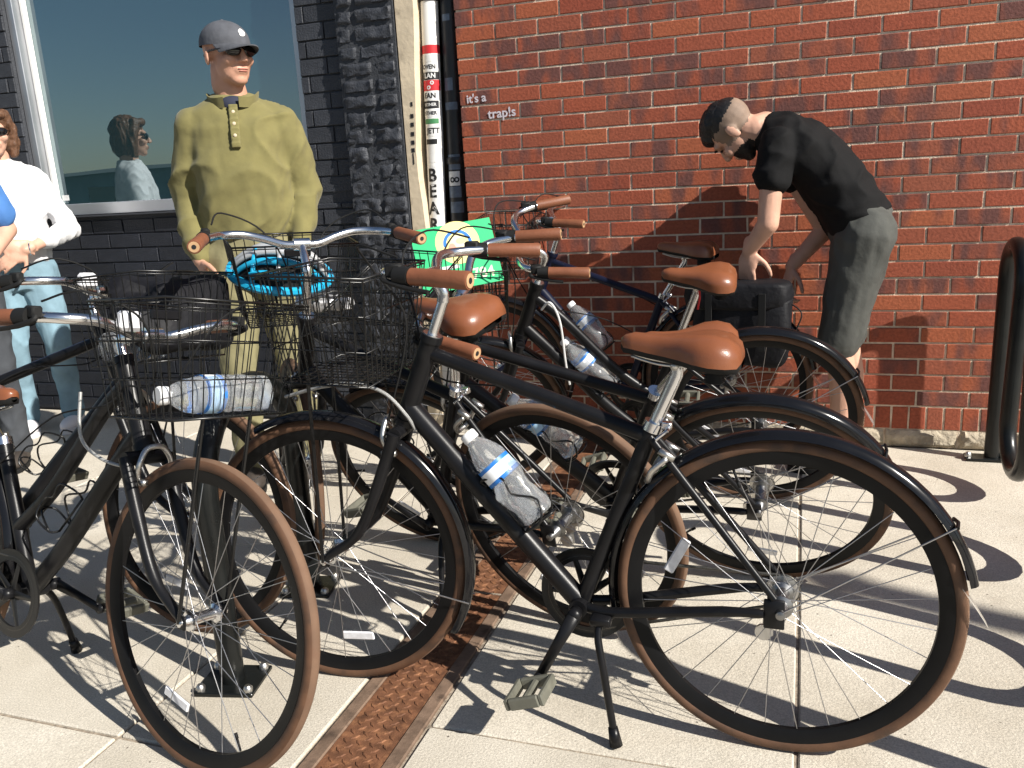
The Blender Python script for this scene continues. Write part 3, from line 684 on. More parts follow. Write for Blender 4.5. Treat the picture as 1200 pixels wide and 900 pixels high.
def fork_mesh():
    b = MB(); cr = HB - HAX * 0.030
    b.tube([HB - HAX * 0.005, cr], 0.019, 14)
    b.tube([cr + Vector((0, -0.054, 0)), cr + Vector((0, 0.054, 0))], 0.0165, 12)
    for s in (-1, 1):
        e = AX_F + Vector((0, s * 0.052, 0)); a = cr + Vector((0, s * 0.052, 0.004)); d = -HAX
        b.tube(smooth_path([a, a + d * 0.15, a + d * 0.27 + Vector((0.012, 0, 0)), e + Vector((-0.018, 0, 0.018)), e], 5), [0.0145] * 6 + [0.013] * 5 + [0.011] * 5 + [0.009] * 5, 12)
        b.box(e, (0.024, 0.006, 0.030), ch=0.002)
    return b
def wheel_meshes():
    tr_ = 0.0152; RC_ = RW - tr_; n = 16
    sec = [(tr_ * math.cos(2 * PI * k / n) * 1.0, tr_ * math.sin(2 * PI * k / n)) for k in range(n)]
    mis = []
    for k in range(n):
        a = (2 * PI * (k + .5) / n); mis.append(1 if abs(math.atan2(math.sin(a), math.cos(a))) < 0.75 else 0)
    ty = MB().ring(RC_, sec, 144, mis).mesh('tyre', [M_tyre, M_tread])
    rm = MB().ring(0.3130, [(-0.0235, -0.0055), (-0.0235, 0.0055), (-0.012, 0.0105), (0.0045, 0.0125), (0.0045, -0.0125), (-0.012, -0.0105)], 120).mesh('rim', M_rim); rm.set_sharp_from_angle(angle=R_(40))
    return ty, rm
TYRE, RIM = wheel_meshes()
ROTX = Matrix.Rotation(R_(-90), 4, 'X')          # lathe axis Z -> Y
def lathe_mesh(name, prof, m_, seg=20): 
    me = MB().lathe(prof, seg, M=ROTX).mesh(name, m_); me.set_sharp_from_angle(angle=R_(38)); return me
HUBF = lathe_mesh('hub', [(0.004, -0.062), (0.008, -0.060), (0.008, -0.050), (0.011, -0.044), (0.013, -0.036), (0.021, -0.035), (0.021, -0.030), (0.013, -0.026), (0.012, 0.0), (0.013, 0.026), (0.021, 0.030), (0.021, 0.035), (0.013, 0.036), (0.011, 0.044), (0.008, 0.050), (0.008, 0.060), (0.004, 0.062)], M_chrome)
HUBR = lathe_mesh('hub', [(0.004, -0.078), (0.009, -0.076), (0.009, -0.066), (0.014, -0.052), (0.016, -0.040), (0.024, -0.036), (0.024, -0.032), (0.015, -0.026), (0.014, 0.026), (0.024, 0.032), (0.024, 0.036), (0.016, 0.040), (0.014, 0.052), (0.009, 0.066), (0.009, 0.076), (0.004, 0.078)], mat('dark_alloy', (0.26, 0.26, 0.26), 0.38, metal=1.0, var=0.15, scale=30))
COG = lathe_mesh('cog', [(0.014, -0.052), (0.030, -0.051), (0.034, -0.049), (0.034, -0.046), (0.030, -0.045), (0.014, -0.044)], M_dull, 24)
VALVE = MB().tube([(0.288, 0, 0), (0.262, 0, 0)], 0.0028, 8).tube([(0.262, 0, 0), (0.250, 0, 0)], 0.0040, 8).mesh('valve', M_rubber)
NSP = 28; SPK = []
for k in range(4):
    s = 1 if k % 2 else -1; dirn = 1 if k < 2 else -1
    a0 = dirn * R_(68) 
    SPK.append(MB().tube([(0.020 * math.cos(a0), s * 0.032, 0.020 * math.sin(a0)), (0.288, s * 0.003, 0)], 0.00105, 5, cap=False).mesh('spoke', M_steel))
REFLW = MB().box((0, 0, 0), (0.085, 0.007, 0.022), ch=0.003).mesh('reflector', M_refl, False)
def add_wheel(name, root, M, rear, spin):
    w = link(name, RIM, root, M @ Matrix.Rotation(spin, 4, 'Y'))
    link('tyre', TYRE, w); link('hub', HUBR if rear else HUBF, w); link('valve', VALVE, w)
    for k in range(NSP):
        o = link('spoke', SPK[k % 4], w); o.rotation_euler = (0, 2 * PI * k / NSP, 0)
    r = link('reflector', REFLW, w); r.matrix_local = Matrix.Rotation(R_(50), 4, 'Y') @ Matrix.Translation((0.225, 0.006, 0)) @ Matrix.Rotation(R_(82), 4, 'Y')
    if rear: link('cog', COG, w)
    return w
def fender_mesh(R, a0, a1, w=0.025, mi=M_gblack):
    b = MB(); n = 40; prof = [(-0.012, -1.0), (-0.003, -0.85), (0.003, -0.5), (0.005, 0), (0.003, 0.5), (-0.003, 0.85), (-0.012, 1.0)]; vs = []
    for i in range(n + 1):
        a = a0 + (a1 - a0) * i / n; tw = 1.0 if i < n - 2 else (0.93 if i == n - 1 else 0.75)
        for dr, u in prof: vs.append(((R + dr) * math.cos(a), u * w * tw, (R + dr) * math.sin(a)))
    k = len(prof); fs = [(i * k + j, i * k + j + 1, (i + 1) * k + j + 1, (i + 1) * k + j) for i in range(n) for j in range(k - 1)]
    return b.add(vs, fs).mesh('fender', mi)
FEND_R = fender_mesh(0.357, R_(-12), R_(168)); FEND_F = fender_mesh(0.357, R_(62), R_(212))
FLAP = MB().add([(-.02, -.022, 0), (-.02, .022, 0), (0.0, -.024, -.05), (0.0, .024, -.05), (0.012, -.018, -.085), (0.012, .018, -.085)], [(0, 1, 3, 2), (2, 3, 5, 4)]).mesh('mud_flap', M_flap)
# saddle: lofted, wide rounded tail, long nose (local: x forward, top about z=0)
def saddle_mesh():
    st = [(-0.135, 0.045, -0.030, 0.020), (-0.128, 0.078, -0.012, 0.045), (-0.105, 0.098, 0.006, 0.062), (-0.070, 0.104, 0.012, 0.066), (-0.035, 0.094, 0.010, 0.060), (0.000, 0.068, 0.004, 0.050), (0.035, 0.045, 0.000, 0.044), (0.075, 0.033, 0.000, 0.040), (0.110, 0.027, 0.002, 0.036), (0.132, 0.020, -0.004, 0.028), (0.141, 0.008, -0.012, 0.012)]
    b = MB(); n = 18; vs = []; mi = []
    for x, w, zt, h in st:
        for k in range(n):
            a = PI * k / (n - 1); cx = math.cos(a); sz = math.sin(a)
            y = w * math.copysign(abs(cx) ** 0.72, cx); z = zt - h + h * (sz ** 0.62)
            if x < 0.0: z -= 0.008 * math.exp(-(y / 0.022) ** 2)          # centre groove at the tail
            vs.append((x, y, z))
    fs = [(i * n + k, i * n + k + 1, (i + 1) * n + k + 1, (i + 1) * n + k) for i in range(len(st) - 1) for k in range(n - 1)]
    fs += [tuple(range(n))[::-1], tuple((len(st) - 1) * n + k for k in range(n))]
    top = b.add(vs, fs).mesh('saddle', M_saddle)
    b2 = MB(); vs = []
    for x, w, zt, h in st:
        for y, z in ((w * 0.99, zt - h + 0.002), (w * 0.93, zt - h - 0.012), (0.0, zt - h - 0.016), (-w * 0.93, zt - h - 0.012), (-w * 0.99, zt - h + 0.002)): vs.append((x, y, z))
    fs = [(i * 5 + k, i * 5 + k + 1, (i + 1) * 5 + k + 1, (i + 1) * 5 + k) for i in range(len(st) - 1) for k in range(4)]
    base = b2.add(vs, fs).mesh('saddle_base', M_rubber)
    b3 = MB()
    for s in (-1, 1): b3.tube(smooth_path([(0.115, s * 0.010, -0.052), (0.05, s * 0.020, -0.066), (-0.03, s * 0.022, -0.068), (-0.09, s * 0.03, -0.060)], 4), 0.0036, 8)
    rails = b3.tube([(0.012, -0.03, -0.068), (0.012, 0.03, -0.068)], 0.010, 10).mesh('saddle_rails', M_dull)
    prof = []
    for i in range(9): prof += [(0.019, i * 0.0055), (0.023, i * 0.0055 + 0.0027)]
    spring = MB().lathe(prof, 16).mesh('spring_bumper', M_rubber)
    return top, base, rails, spring
SAD, SADB, SADR, SPRING = saddle_mesh()
def bar_meshes(rise=0.030, hw=0.285, sweep=0.155):
    """handlebar, origin at clamp, x forward, y left"""
    pts = [(0, -0.0, 0), (0.004, 0.045, 0.0), (0.022, 0.10, rise * .55), (0.030, 0.155, rise * .95), (0.012, 0.212, rise), (-0.045, 0.252, rise), (-0.100, hw - 0.012, rise - .004), (-sweep - 0.02, hw + 0.006, rise - .008)]
    full = [(x, -y, z) for x, y, z in pts[::-1]] + pts[1:]
    bar = MB().tube(smooth_path(full, 6), 0.0113, 12).mesh('handlebar', M_chrome)
    g0, g1 = Vector(pts[-1]), Vector(pts[-2]); d = (g1 - g0).normalized(); gs = []
    for s in (1, -1):
        f = lambda v: Vector((v.x, v.y * s, v.z))
        a, e = f(g0 - d * 0.004), f(g0 + d * 0.122)
        gr = MB(); gr.tube([a, a + (e - a) * 0.03, a + (e - a) * 0.5, e], [0.0165, 0.0178, 0.0170, 0.0168], 16, cap=True)
        gr.tube([a + (a - e).normalized() * 0.0015, a + (a - e).normalized() * 0.0005], 0.0135, 16, mi=1); gr.tube([a + (a - e).normalized() * 0.002, a], 0.006, 10, mi=2)
        me = gr.mesh('grip', [M_grip, M_gripend, M_ink]); me.set_sharp_from_angle(angle=R_(40)); gs.append(me)
        lv = MB(); q = e + (e - a).normalized() * 0.022; lv.tube([e + (e - a).normalized() * 0.002, e + (e - a).normalized() * 0.034], 0.0185, 14)
        lv.box(q + Vector((0.016, -s * 0.006, 0.010)), (0.034, 0.022, 0.026), ch=0.004)
        ld = (a - e).normalized(); lv.tube(smooth_path([q + Vector((0.034, 0, 0.002)), q + Vector((0.052, 0, -0.006)) + ld * 0.02, q + Vector((0.050, 0, -0.018)) + ld * 0.07, q + Vector((0.060, 0, -0.022)) + ld * 0.125], 4), [0.006] * 8 + [0.0048] * 5, 8)
        me = lv.mesh('brake_lever', M_rubber); me.set_sharp_from_angle(angle=R_(40)); gs.append(me)
    return bar, gs
BAR, BARP = bar_meshes()
def stem_mesh(top):
    b = MB(); q = HT + HAX * 0.010; k = HT + HAX * max(0.02, (top.z - HT.z) * 0.72)
    b.tube([q - HAX * 0.012, q + HAX * 0.004], 0.0225, 16)
    b.tube([q, k], 0.0118, 12); b.tube(smooth_path([k - HAX * 0.012, k + HAX * 0.008 + Vector((0.006, 0, 0)), (k + top) / 2 + Vector((0, 0, .006)), top], 4), [0.014] * 9 + [0.0125] * 4, 12, flat=((0, 1, 0), 0.85))
    b.tube([top + Vector((0, -0.022, 0)), top + Vector((0, 0.022, 0))], 0.0175, 14)
    return b
def basket_mesh(x0=0.0, w=0.36, d=0.25, h=0.235):
    """wire basket: origin at rear bottom centre; rim wider than floor"""
    b = MB(); r = 0.0016
    def P(u, v, t):                       # u 0..1 across, v 0..1 depth, t 0..1 height
        ww = w * (0.80 + 0.20 * t); dd = d * (0.80 + 0.20 * t); return Vector((x0 + 0.015 * (1 - t) + dd * v, ww * (u - .5), h * t))
    def loop(t, rad): b.tube([P(0, 0, t), P(1, 0, t), P(1, 1, t), P(0, 1, t)], rad, 6, closed=True)
    loop(1, 0.0028); loop(0.97, r); loop(0.66, r); loop(0.33, r); loop(0.0, 0.0026)
    nu, nv = 12, 9
    for i in range(nu + 1):
        u = i / nu
        for v in (0, 1): b.tube([P(u, v, 0), P(u, v, 1)], r, 4, cap=False)
        b.tube([P(u, 0, 0), P(u, 1, 0)], r, 4, cap=False)
    for j in range(1, nv):
        v = j / nv
        for u in (0, 1): b.tube([P(u, v, 0), P(u, v, 1)], r, 4, cap=False)
        b.tube([P(0, v, 0), P(1, v, 0)], r, 4, cap=False)
    return b.mesh('basket', M_wire)
BASKET = basket_mesh()
CRANK = MB().tube([(0, 0.046, 0), (0, 0.072, 0)], 0.015, 12).tube([(0, 0.066, 0), (0.085, 0.072, 0), (0.172, 0.076, 0)], [0.0155, 0.012, 0.011], 10, flat=((0, 1, 0), 0.6)).tube([(0.170, 0.070, 0), (0.170, 0.088, 0)], 0.012, 10).mesh('crank_arm', M_black)
PEDAL = MB().box((0.172, 0.138, 0.014), (0.085, 0.088, 0.010), ch=0.003).box((0.172, 0.138, -0.014), (0.085, 0.088, 0.010), ch=0.003).box((0.134, 0.138, 0), (0.010, 0.080, 0.03)).box((0.210, 0.138, 0), (0.010, 0.080, 0.03)).tube([(0.172, 0.08, 0), (0.172, 0.185, 0)], 0.009, 10)
PEDAL = MB()
for dx in (-0.040, 0.040): PEDAL.box((0.172 + dx, 0.138, 0), (0.012, 0.092, 0.026), ch=0.003)
for dy in (-0.042, 0.042): PEDAL.box((0.172, 0.138 + dy, 0), (0.070, 0.012, 0.026), ch=0.003)
PEDAL.tube([(0.172, 0.08, 0), (0.172, 0.185, 0)], 0.010, 10)
PEDAL = PEDAL.mesh('pedal', mat('worn_pedal_rubber', (0.11, 0.108, 0.085), 0.7, var=0.2, scale=40), False)
ring_ = MB().ring(0.090, [(-0.008, -0.003), (-0.008, 0.003), (0.008, 0.002), (0.008, -0.002)], 48)
for k in range(5):
    a = 2 * PI * k / 5; ring_.tube([(0.015 * math.cos(a), 0, 0.015 * math.sin(a)), (0.086 * math.cos(a), 0, 0.086 * math.sin(a))], [0.010, 0.006], 8, flat=((0, 1, 0), 0.4))
ring_.ring(0.104, [(-0.007, -0.002), (-0.007, 0.002), (0.004, 0.004), (0.006, -0.002)], 48)
CHRING = ring_.mesh('chainring', mat('chainring_black', (0.020, 0.020, 0.020), 0.4, metal=0.5)); CHRING.set_sharp_from_angle(angle=R_(40))
def chain_mesh():
    b = MB(); c1, r1, c2, r2 = (BBP.x, BBP.z), 0.090, (0, RW), 0.032; n = 150
    loop = [(c1[0] + r1 * math.cos(a), c1[1] + r1 * math.sin(a)) for a in np.linspace(R_(-96), R_(96), 30)] + [(c2[0] + r2 * math.cos(a), c2[1] + r2 * math.sin(a)) for a in np.linspace(R_(100), R_(262), 16)]
    P = [Vector((x, -0.048, z)) for x, z in loop]
    return b.tube(P, 0.0040, 6, closed=True, flat=((0, 1, 0), 0.7)).mesh('chain', mat('oily_chain', (0.10, 0.095, 0.085), 0.45, metal=0.8, var=0.4, scale=300))
CHAIN = chain_mesh()
KICK = MB().box((0, 0.010, 0.0), (0.045, 0.045, 0.020), ch=0.003).tube(smooth_path([(0, 0.012, 0), (0.004, 0.035, -0.03), (-0.01, 0.06, -0.09), (-0.035, 0.088, -0.245)], 4), 0.0085, 10).tube([(-0.031, 0.084, -0.222), (-0.038, 0.091, -0.262)], [0.011, 0.015], 10).mesh('kickstand', M_black)
DERR = MB().box((0, -0.060, -0.02), (0.030, 0.02, 0.06), ch=0.004).tube([(0.02, -0.058, -0.055), (0.02, -0.050, -0.055)], 0.018, 14).tube([(0.038, -0.058, -0.105), (0.038, -0.050, -0.105)], 0.018, 14).box((0.029, -0.062, -0.08), (0.022, 0.006, 0.075), ch=0.003).mesh('derailleur', M_dull, False)
BRAKE = MB().tube(smooth_path([(0.0, 0.036, -0.045), (0.012, 0.040, -0.01), (0.010, 0.022, 0.022), (0.012, 0, 0.028), (0.010, -0.022, 0.022), (0.012, -0.040, -0.01), (0.0, -0.036, -0.045)], 4), 0.0065, 8).box((0.004, 0.030, -0.05), (0.035, 0.012, 0.012)).box((0.004, -0.030, -0.05), (0.035, 0.012, 0.012)).mesh('brake_caliper', M_dull)
CAGE = MB()
for s in (-1, 1): CAGE.tube(smooth_path([(0.0, s * 0.012, 0.01), (0.010, s * 0.030, 0.0), (0.060, s * 0.040, 0.0), (0.080, s * 0.026, 0.04), (0.050, s * 0.040, 0.085), (0.055, s * 0.038, 0.125), (0.008, s * 0.030, 0.150), (0.0, s * 0.010, 0.13)], 4), 0.0027, 6)
CAGE = CAGE.tube([(0.0, 0.012, 0.01), (0.0, 0.010, 0.13)], 0.003, 6).tube([(0.0, -0.012, 0.01), (0.0, -0.010, 0.13)], 0.003, 6).tube(smooth_path([(0.010, 0.030, 0), (0.075, 0.018, -0.004), (0.075, -0.018, -0.004), (0.010, -0.030, 0)], 4), 0.0027, 6).mesh('bottle_cage', M_wire)

FRAMES = {}
def steer_matrix(s):
    return Matrix.Translation(HB) @ Matrix.Rotation(s, 4, HAX) @ Matrix.Translation(-HB)
def bike_matrix(gx, gy, h, lean):
    return Matrix.Translation((gx, gy, 0)) @ Matrix.Rotation(h, 4, 'Z') @ Matrix.Rotation(lean, 4, 'X').inverted()
BIKES = {}; BASKETS = {}
def make_bike(key, label, gx, gy, h, lean, steer=0.0, step=False, paint=M_black, saddle_dz=0.0, saddle_dx=0.0, bar_dz=0.0, reach=0.0, rear_fender=True, front_fender=True,
              basket=True, basket_drop=0.0, crank=-60, cage='down', spin=(0.4, 1.1), reflect=False, red_tag=False, post_tilt=0.0, kick=True):
    """h heading, lean > 0 tips towards the bike's left; axles, tubes in bike metres"""
    Mw = bike_matrix(gx, gy, h, lean); root = empty('bicycle', Mw, label, 'bicycle', 'bicycles parked on the pavement'); BIKES[key] = (root, Mw, steer)
    lug = LUG if not step else BBP + (LUG - BBP) * 0.86
    fk = (step, paint.name)
    if fk not in FRAMES: me = frame_mesh(step, lug).mesh('frame', paint); me.set_sharp_from_angle(angle=R_(50)); FRAMES[fk] = me
    fr = link('frame', FRAMES[fk], root)
    SM = steer_matrix(steer)
    if 'fork' + paint.name not in FRAMES: me = fork_mesh().mesh('fork', paint); me.set_sharp_from_angle(angle=R_(50)); FRAMES['fork' + paint.name] = me
    link('fork', FRAMES['fork' + paint.name], root, SM)
    add_wheel('rear_wheel', root, Matrix.Translation(AX_R), True, spin[0])
    add_wheel('front_wheel', root, SM @ Matrix.Translation(AX_F), False, spin[1])
    # seat post, saddle
    sd = Vector((0.200 + saddle_dx, 0, 0.915 + saddle_dz)); pd = (lug - BBP).normalized(); top = Vector((sd.x + 0.012, 0, sd.z - 0.066))
    sp = MB().tube([lug - pd * 0.02, top - Vector((0, 0, 0.014)), top + Vector((0, 0, .008))], 0.0136, 14).tube([lug - pd * 0.008, lug + pd * 0.012], 0.0215, 14).box(lug + pd * 0.004 + Vector((-0.028, 0, 0)), (0.02, 0.018, 0.016), ch=0.002).tube(smooth_path([lug + Vector((-0.030, 0.012, 0)), lug + Vector((-0.034, 0.030, 0)), lug + Vector((-0.012, 0.034, -0.018))], 4), 0.004, 8)
    sp = sp.build('seat_post', M_chrome, root)
    Ms = Matrix.Translation(sd) @ Matrix.Rotation(R_(-2), 4, 'Y') @ Matrix.Scale(0.88, 4)
    sa = link('saddle', SAD, root, Ms); link('saddle_base', SADB, sa); link('saddle_rails', SADR, sa)
    for s in (-1, 1): link('spring_bumper', SPRING, sa, Matrix.Translation((-0.078, s * 0.042, -0.098)))
    if red_tag: MB().tube([(0.0, 0.028, -0.066), (-0.002, 0.030, -0.105), (0.004, 0.031, -0.150)], 0.0042, 6).build('red_tag', M_redp, sa)
    # bars
    ctop = HT + Vector((-0.012 + reach, 0, 0.150 + bar_dz))
    stem_mesh(ctop).build('stem', M_chrome, root, M=SM)
    hb = link('handlebar', BAR, root, SM @ Matrix.Translation(ctop))
    for nm, me in zip(('grip', 'brake_lever', 'grip', 'brake_lever'), BARP): link(nm, me, hb)
    if reflect:
        for s in ((-1,) if reflect == 1 else (1, -1)): MB().box((0.030, s * 0.075, 0.030), (0.030, 0.052, 0.044), ch=0.008).build('reflector', M_refl, hb, smooth=False)
    # cables
    cb = MB(); q = ctop
    for s in (1, -1):
        cb.tube(smooth_path([q + Vector((-0.02, s * 0.235, 0.062)), q + Vector((0.075, s * 0.20, 0.085)), q + Vector((0.10, s * 0.09, 0.03)), q + Vector((0.055, s * 0.03, -0.10)), (HB if s > 0 else HT) + Vector((0.035, s * 0.022, 0.0 if s > 0 else -0.05))], 6), 0.0024, 6)
    cb.build('brake_cable', M_rubber, root, M=SM)
    MB().tube(smooth_path([HT + Vector((0.035, -0.022, -0.05)), HT + Vector((-0.02, -0.03, -0.10)), (HT + lug) / 2 + Vector((0, -0.02, -0.03)), lug + Vector((0.02, -0.02, -0.05))], 5), 0.0022, 6).build('rear_cable', M_rubber, root)
    link('brake_caliper', BRAKE, root, SM @ Matrix.Translation(HB - HAX * 0.030 + Vector((0.022, 0, 0.0))))
    link('brake_caliper', BRAKE, root, Matrix.Translation((0.262 - 0.012, 0, 0.60)) @ Matrix.Rotation(R_(150), 4, 'Y') @ Matrix.Rotation(PI, 4, 'Z'))
    if basket:
        Mb = SM @ Matrix.Translation((0.835 + reach * 0.7, 0, 0.800 + bar_dz * 0.6 - basket_drop)) @ Matrix.Rotation(R_(-3), 4, 'Y'); bk = link('basket', BASKET, root, Mb); BASKETS[key] = Mw @ Mb
        for s in (-1, 1):
            iv = SM @ (AX_F + Vector((0, s * 0.060, 0))); bt = Mb @ Vector((0.20, s * 0.060, 0.0))
            MB().tube(smooth_path([iv, iv + (bt - iv) * 0.5 + Vector((0, 0, 0)), bt], 4), 0.0042, 8, flat=None).build('basket_strut', M_wire, root)
        MB().box((0.0, 0, 0.215), (0.012, 0.075, 0.022), ch=0.003).build('basket_bracket', M_black, bk, smooth=False)
    if rear_fender:
        f = link('rear_fender', FEND_R, root, Matrix.Translation(AX_R))
        for s in (1, -1):
            a = R_(148); e = Vector((0.362 * math.cos(a), s * 0.024, 0.362 * math.sin(a))); MB().tube([Vector((0.0, s * 0.066, 0.0)), e], 0.0019, 6).build('fender_stay', M_steel, f)
        a = R_(148); MB().tube([Vector((0.363 * math.cos(a), y, 0.363 * math.sin(a))) + Vector((-0.004, 0, 0.002)) * (1 - abs(y) / .025) for y in np.linspace(-0.026, 0.026, 7)], 0.004, 6).build('stay_clip', M_black, f)
        a = R_(168); link('mud_flap', FLAP, f, Matrix.Translation((0.357 * math.cos(a) + 0.006, 0, 0.357 * math.sin(a))) @ Matrix.Rotation(R_(12), 4, 'Y') @ Matrix.Rotation(PI, 4, 'Z'))
    if front_fender:
        f = link('front_fender', FEND_F, root, SM @ Matrix.Translation(AX_F))
        for s in (1, -1):
            a = R_(196); MB().tube([Vector((0.0, s * 0.058, 0.0)), Vector((0.362 * math.cos(a), s * 0.024, 0.362 * math.sin(a)))], 0.0019, 6).build('fender_stay', M_steel, f)
    # drivetrain
    Mc = Matrix.Translation(BBP)
    cl = link('crank_arm', CRANK, root, Mc @ Matrix.Rotation(R_(-crank), 4, 'Y')); link('pedal', PEDAL, cl, Matrix.Translation((0.172, 0.138, 0)) @ Matrix.Rotation(R_(crank + 18), 4, 'Y') @ Matrix.Translation((-0.172, -0.138, 0)))
    cr = link('crank_arm', CRANK, root, Mc @ Matrix.Rotation(PI, 4, 'Z') @ Matrix.Rotation(R_(crank), 4, 'Y')); link('pedal', PEDAL, cr, Matrix.Translation((0.172, 0.138, 0)) @ Matrix.Rotation(R_(-crank), 4, 'Y') @ Matrix.Translation((-0.172, -0.138, 0)))
    link('chainring', CHRING, root, Matrix.Translation(BBP + Vector((0, -0.048, 0)))); link('chain', CHAIN, root); link('derailleur', DERR, root, Matrix.Translation(AX_R))
    if kick:
        ko = link('kickstand', KICK, root)
        # leg reaches the ground: rotate/scale so that its foot touches z=0 in the world
        K0 = BBP + Vector((-0.055, 0.028, -0.010)); best = None
        for t in np.linspace(-0.5, 0.9, 57):
            Mk = Matrix.Translation(K0) @ Matrix.Rotation(-t, 4, 'X'); zz = (Mw @ (Mk @ Vector((-0.038, 0.091, -0.262)))).z
            if best is None or abs(zz - 0.004) < best[0]: best = (abs(zz - 0.004), Mk)
        ko.matrix_local = best[1]
    # bottle cage on the tube in front of the seat
    a, b2 = (BBP, HB + HAX * 0.028) if cage == 'down' else (BBP, lug); d = (b2 - a).normalized(); nrm = Vector((-d.z, 0, d.x)) if cage == 'down' else Vector((d.z, 0, -d.x))
    y_ = Vector((0, 1, 0)); Rm = Matrix((nrm, nrm.cross(d) * -1, d)).transposed().to_4x4()
    if Rm.to_3x3().determinant() < 0: Rm = Matrix((nrm, nrm.cross(d), d)).transposed().to_4x4()
    cM = Matrix.Translation(a + d * 0.20 + nrm * 0.020) @ Rm; link('bottle_cage', CAGE, root, cM)
    BIKES[key] += (cM, SM)
    return root

make_bike('A', 'black diamond frame bicycle with tan saddle, standing on its kickstand in front of the others', 1.487, -2.135, R_(179.0), R_(-2.3), steer=0.10, bar_dz=-0.008, crank=-62, saddle_dz=-0.028, spin=(-1.22, 0.9))
make_bike('B', 'black bicycle leaning steeply over, saddle hidden behind the front bicycle', 1.42, -1.327, R_(178), R_(24.5), steer=-0.08, crank=20, saddle_dx=-0.04, saddle_dz=-0.03, kick=False, spin=(0.7, 0.2), bar_dz=-0.01)
make_bike('C', 'black step through bicycle with red tag hanging under its saddle', 1.378, -0.702, R_(183.5), R_(15), steer=0.30, step=True, crank=-20, saddle_dz=0.0, red_tag=True, kick=True, reach=0.03)
make_bike('D', 'navy bicycle with a black pannier, nearest the red brick wall', 1.225, -0.300, R_(172.3), R_(0.5), steer=0.25, paint=M_navy, crank=40, saddle_dx=-0.045)
make_bike('F', 'black bicycle without mudguards, handlebar turned towards the man in the olive pullover', 0.958, -1.736, R_(164.8), R_(12.2), steer=-0.62, rear_fender=False, front_fender=False, crank=30, saddle_dz=0.03, saddle_dx=0.02, bar_dz=0.06, reach=0.02)
make_bike('L1', 'black step through bicycle with a water bottle lying in its front basket', -0.734, -2.320, R_(-10.9), R_(13.1), steer=R_(-3), step=True, front_fender=False, crank=-12, saddle_dz=-0.14, bar_dz=-0.085, reach=0.11, basket_drop=-0.02, reflect=1)
make_bike('L2', 'black bicycle with a black bag in its wire basket, standing behind the bottle basket bicycle', -1.131, -2.151, R_(7.1), R_(12.2), steer=R_(-11), front_fender=False, crank=60, reflect=1, bar_dz=-0.045, reach=0.03)

# ---- extra cables that show
def bike_cable(key, pts, r, m_, name='cable_housing'):
    root = BIKES[key][0]; MB().tube(smooth_path(pts, 7), r, 8).build(name, m_, root)
M_braid = mat('braided_grey_cable', (0.34, 0.34, 0.33), 0.45, metal=0.4, var=0.35, scale=700, bump=0.0006, bscale=900)
bike_cable('A', [(1.13, 0.03, 0.735), (1.02, 0.045, 0.765), (0.93, 0.045, 0.775), (0.86, 0.040, 0.755), (0.815, 0.030, 0.705), (0.80, 0.015, 0.665)], 0.0042, M_braid)
bike_cable('L1', [(0.70, -0.07, 0.80), (0.715, -0.075, 0.70), (0.77, -0.060, 0.655), (0.84, -0.035, 0.640)], 0.0038, M_braid)
bike_cable('C', [(0.735, 0.05, 0.80), (0.70, 0.06, 0.83), (0.672, 0.062, 0.76), (0.668, 0.055, 0.60), (0.665, 0.040, 0.50)], 0.0042, M_stick)

# ================================================================== things on the bikes
def bottle(label, M, crush=0.0, cap=True):
    prof = [(0.010, 0.0), (0.026, 0.001), (0.0315, 0.006), (0.0325, 0.02), (0.0308, 0.034), (0.0325, 0.046), (0.0308, 0.060), (0.0325, 0.074), (0.0310, 0.086), (0.0318, 0.092), (0.0318, 0.128), (0.0322, 0.136), (0.028, 0.152), (0.019, 0.170), (0.0128, 0.180), (0.0128, 0.187)]
    root = bpy.data.objects.new('water_bottle', None); COL.objects.link(root); root.matrix_world = M @ Matrix.Scale(1.25, 4); tag(root, label, 'bottle', 'water bottles on the bicycles')
    b = MB().lathe(prof, 28)
    sd = sum(map(ord, label)) % 97
    for i, v in enumerate(b.v):
        x, y, z = v; k = crush * (0.35 + 0.65 * math.sin(PI * min(1, z / 0.17))); n = mnoise.noise(Vector((x * 28, y * 28, z * 22 + sd)))
        b.v[i] = (x * (1 + k * n * 1.6), y * (1 + k * n * 1.6) + k * 0.012 * math.sin(z * 40), z)
    b.build('bottle_body', M_plastic, root)
    lb = MB().lathe([(0.0326, 0.093), (0.0326, 0.100), (0.0326, 0.121), (0.0326, 0.128)], 28, mis=[2, 1, 2]); lb.f = lb.f[:-2]; lb.mi = lb.mi[:-2]
    for i in range(28, 56): 
        if (i - 28) % 28 > 13: lb.mi[i] = 0
    lb.build('bottle_label', [M_label, M_labelw, M_labelb], root)
    if cap: MB().lathe([(0.0145, 0.181), (0.0152, 0.184), (0.0152, 0.195), (0.013, 0.198)], 20).build('bottle_cap', M_cap, root)
    return root
def in_cage(key, label, dz=0.0, crush=0.25, turn=0.0):
    root, Mw, st, cM, SM = BIKES[key]; bottle(label, Mw @ cM @ Matrix.Translation((0.044, 0, 0.005 + dz)) @ Matrix.Rotation(turn, 4, 'Z'), crush)
in_cage('A', 'water bottle with pale blue label in the cage of the front black bicycle', crush=0.3, turn=2.2)
in_cage('B', 'crumpled water bottle in the cage of the steeply leaning bicycle', crush=0.45, turn=1.0)
in_cage('C', 'crumpled water bottle in the cage of the step through bicycle with red tag', crush=0.5, turn=4.0)
in_cage('D', 'water bottle with blue label in the cage of the navy bicycle', crush=0.3, turn=2.4)
bL1, bL2, bF, bB = (BASKETS[k] for k in ('L1', 'L2', 'F', 'B'))
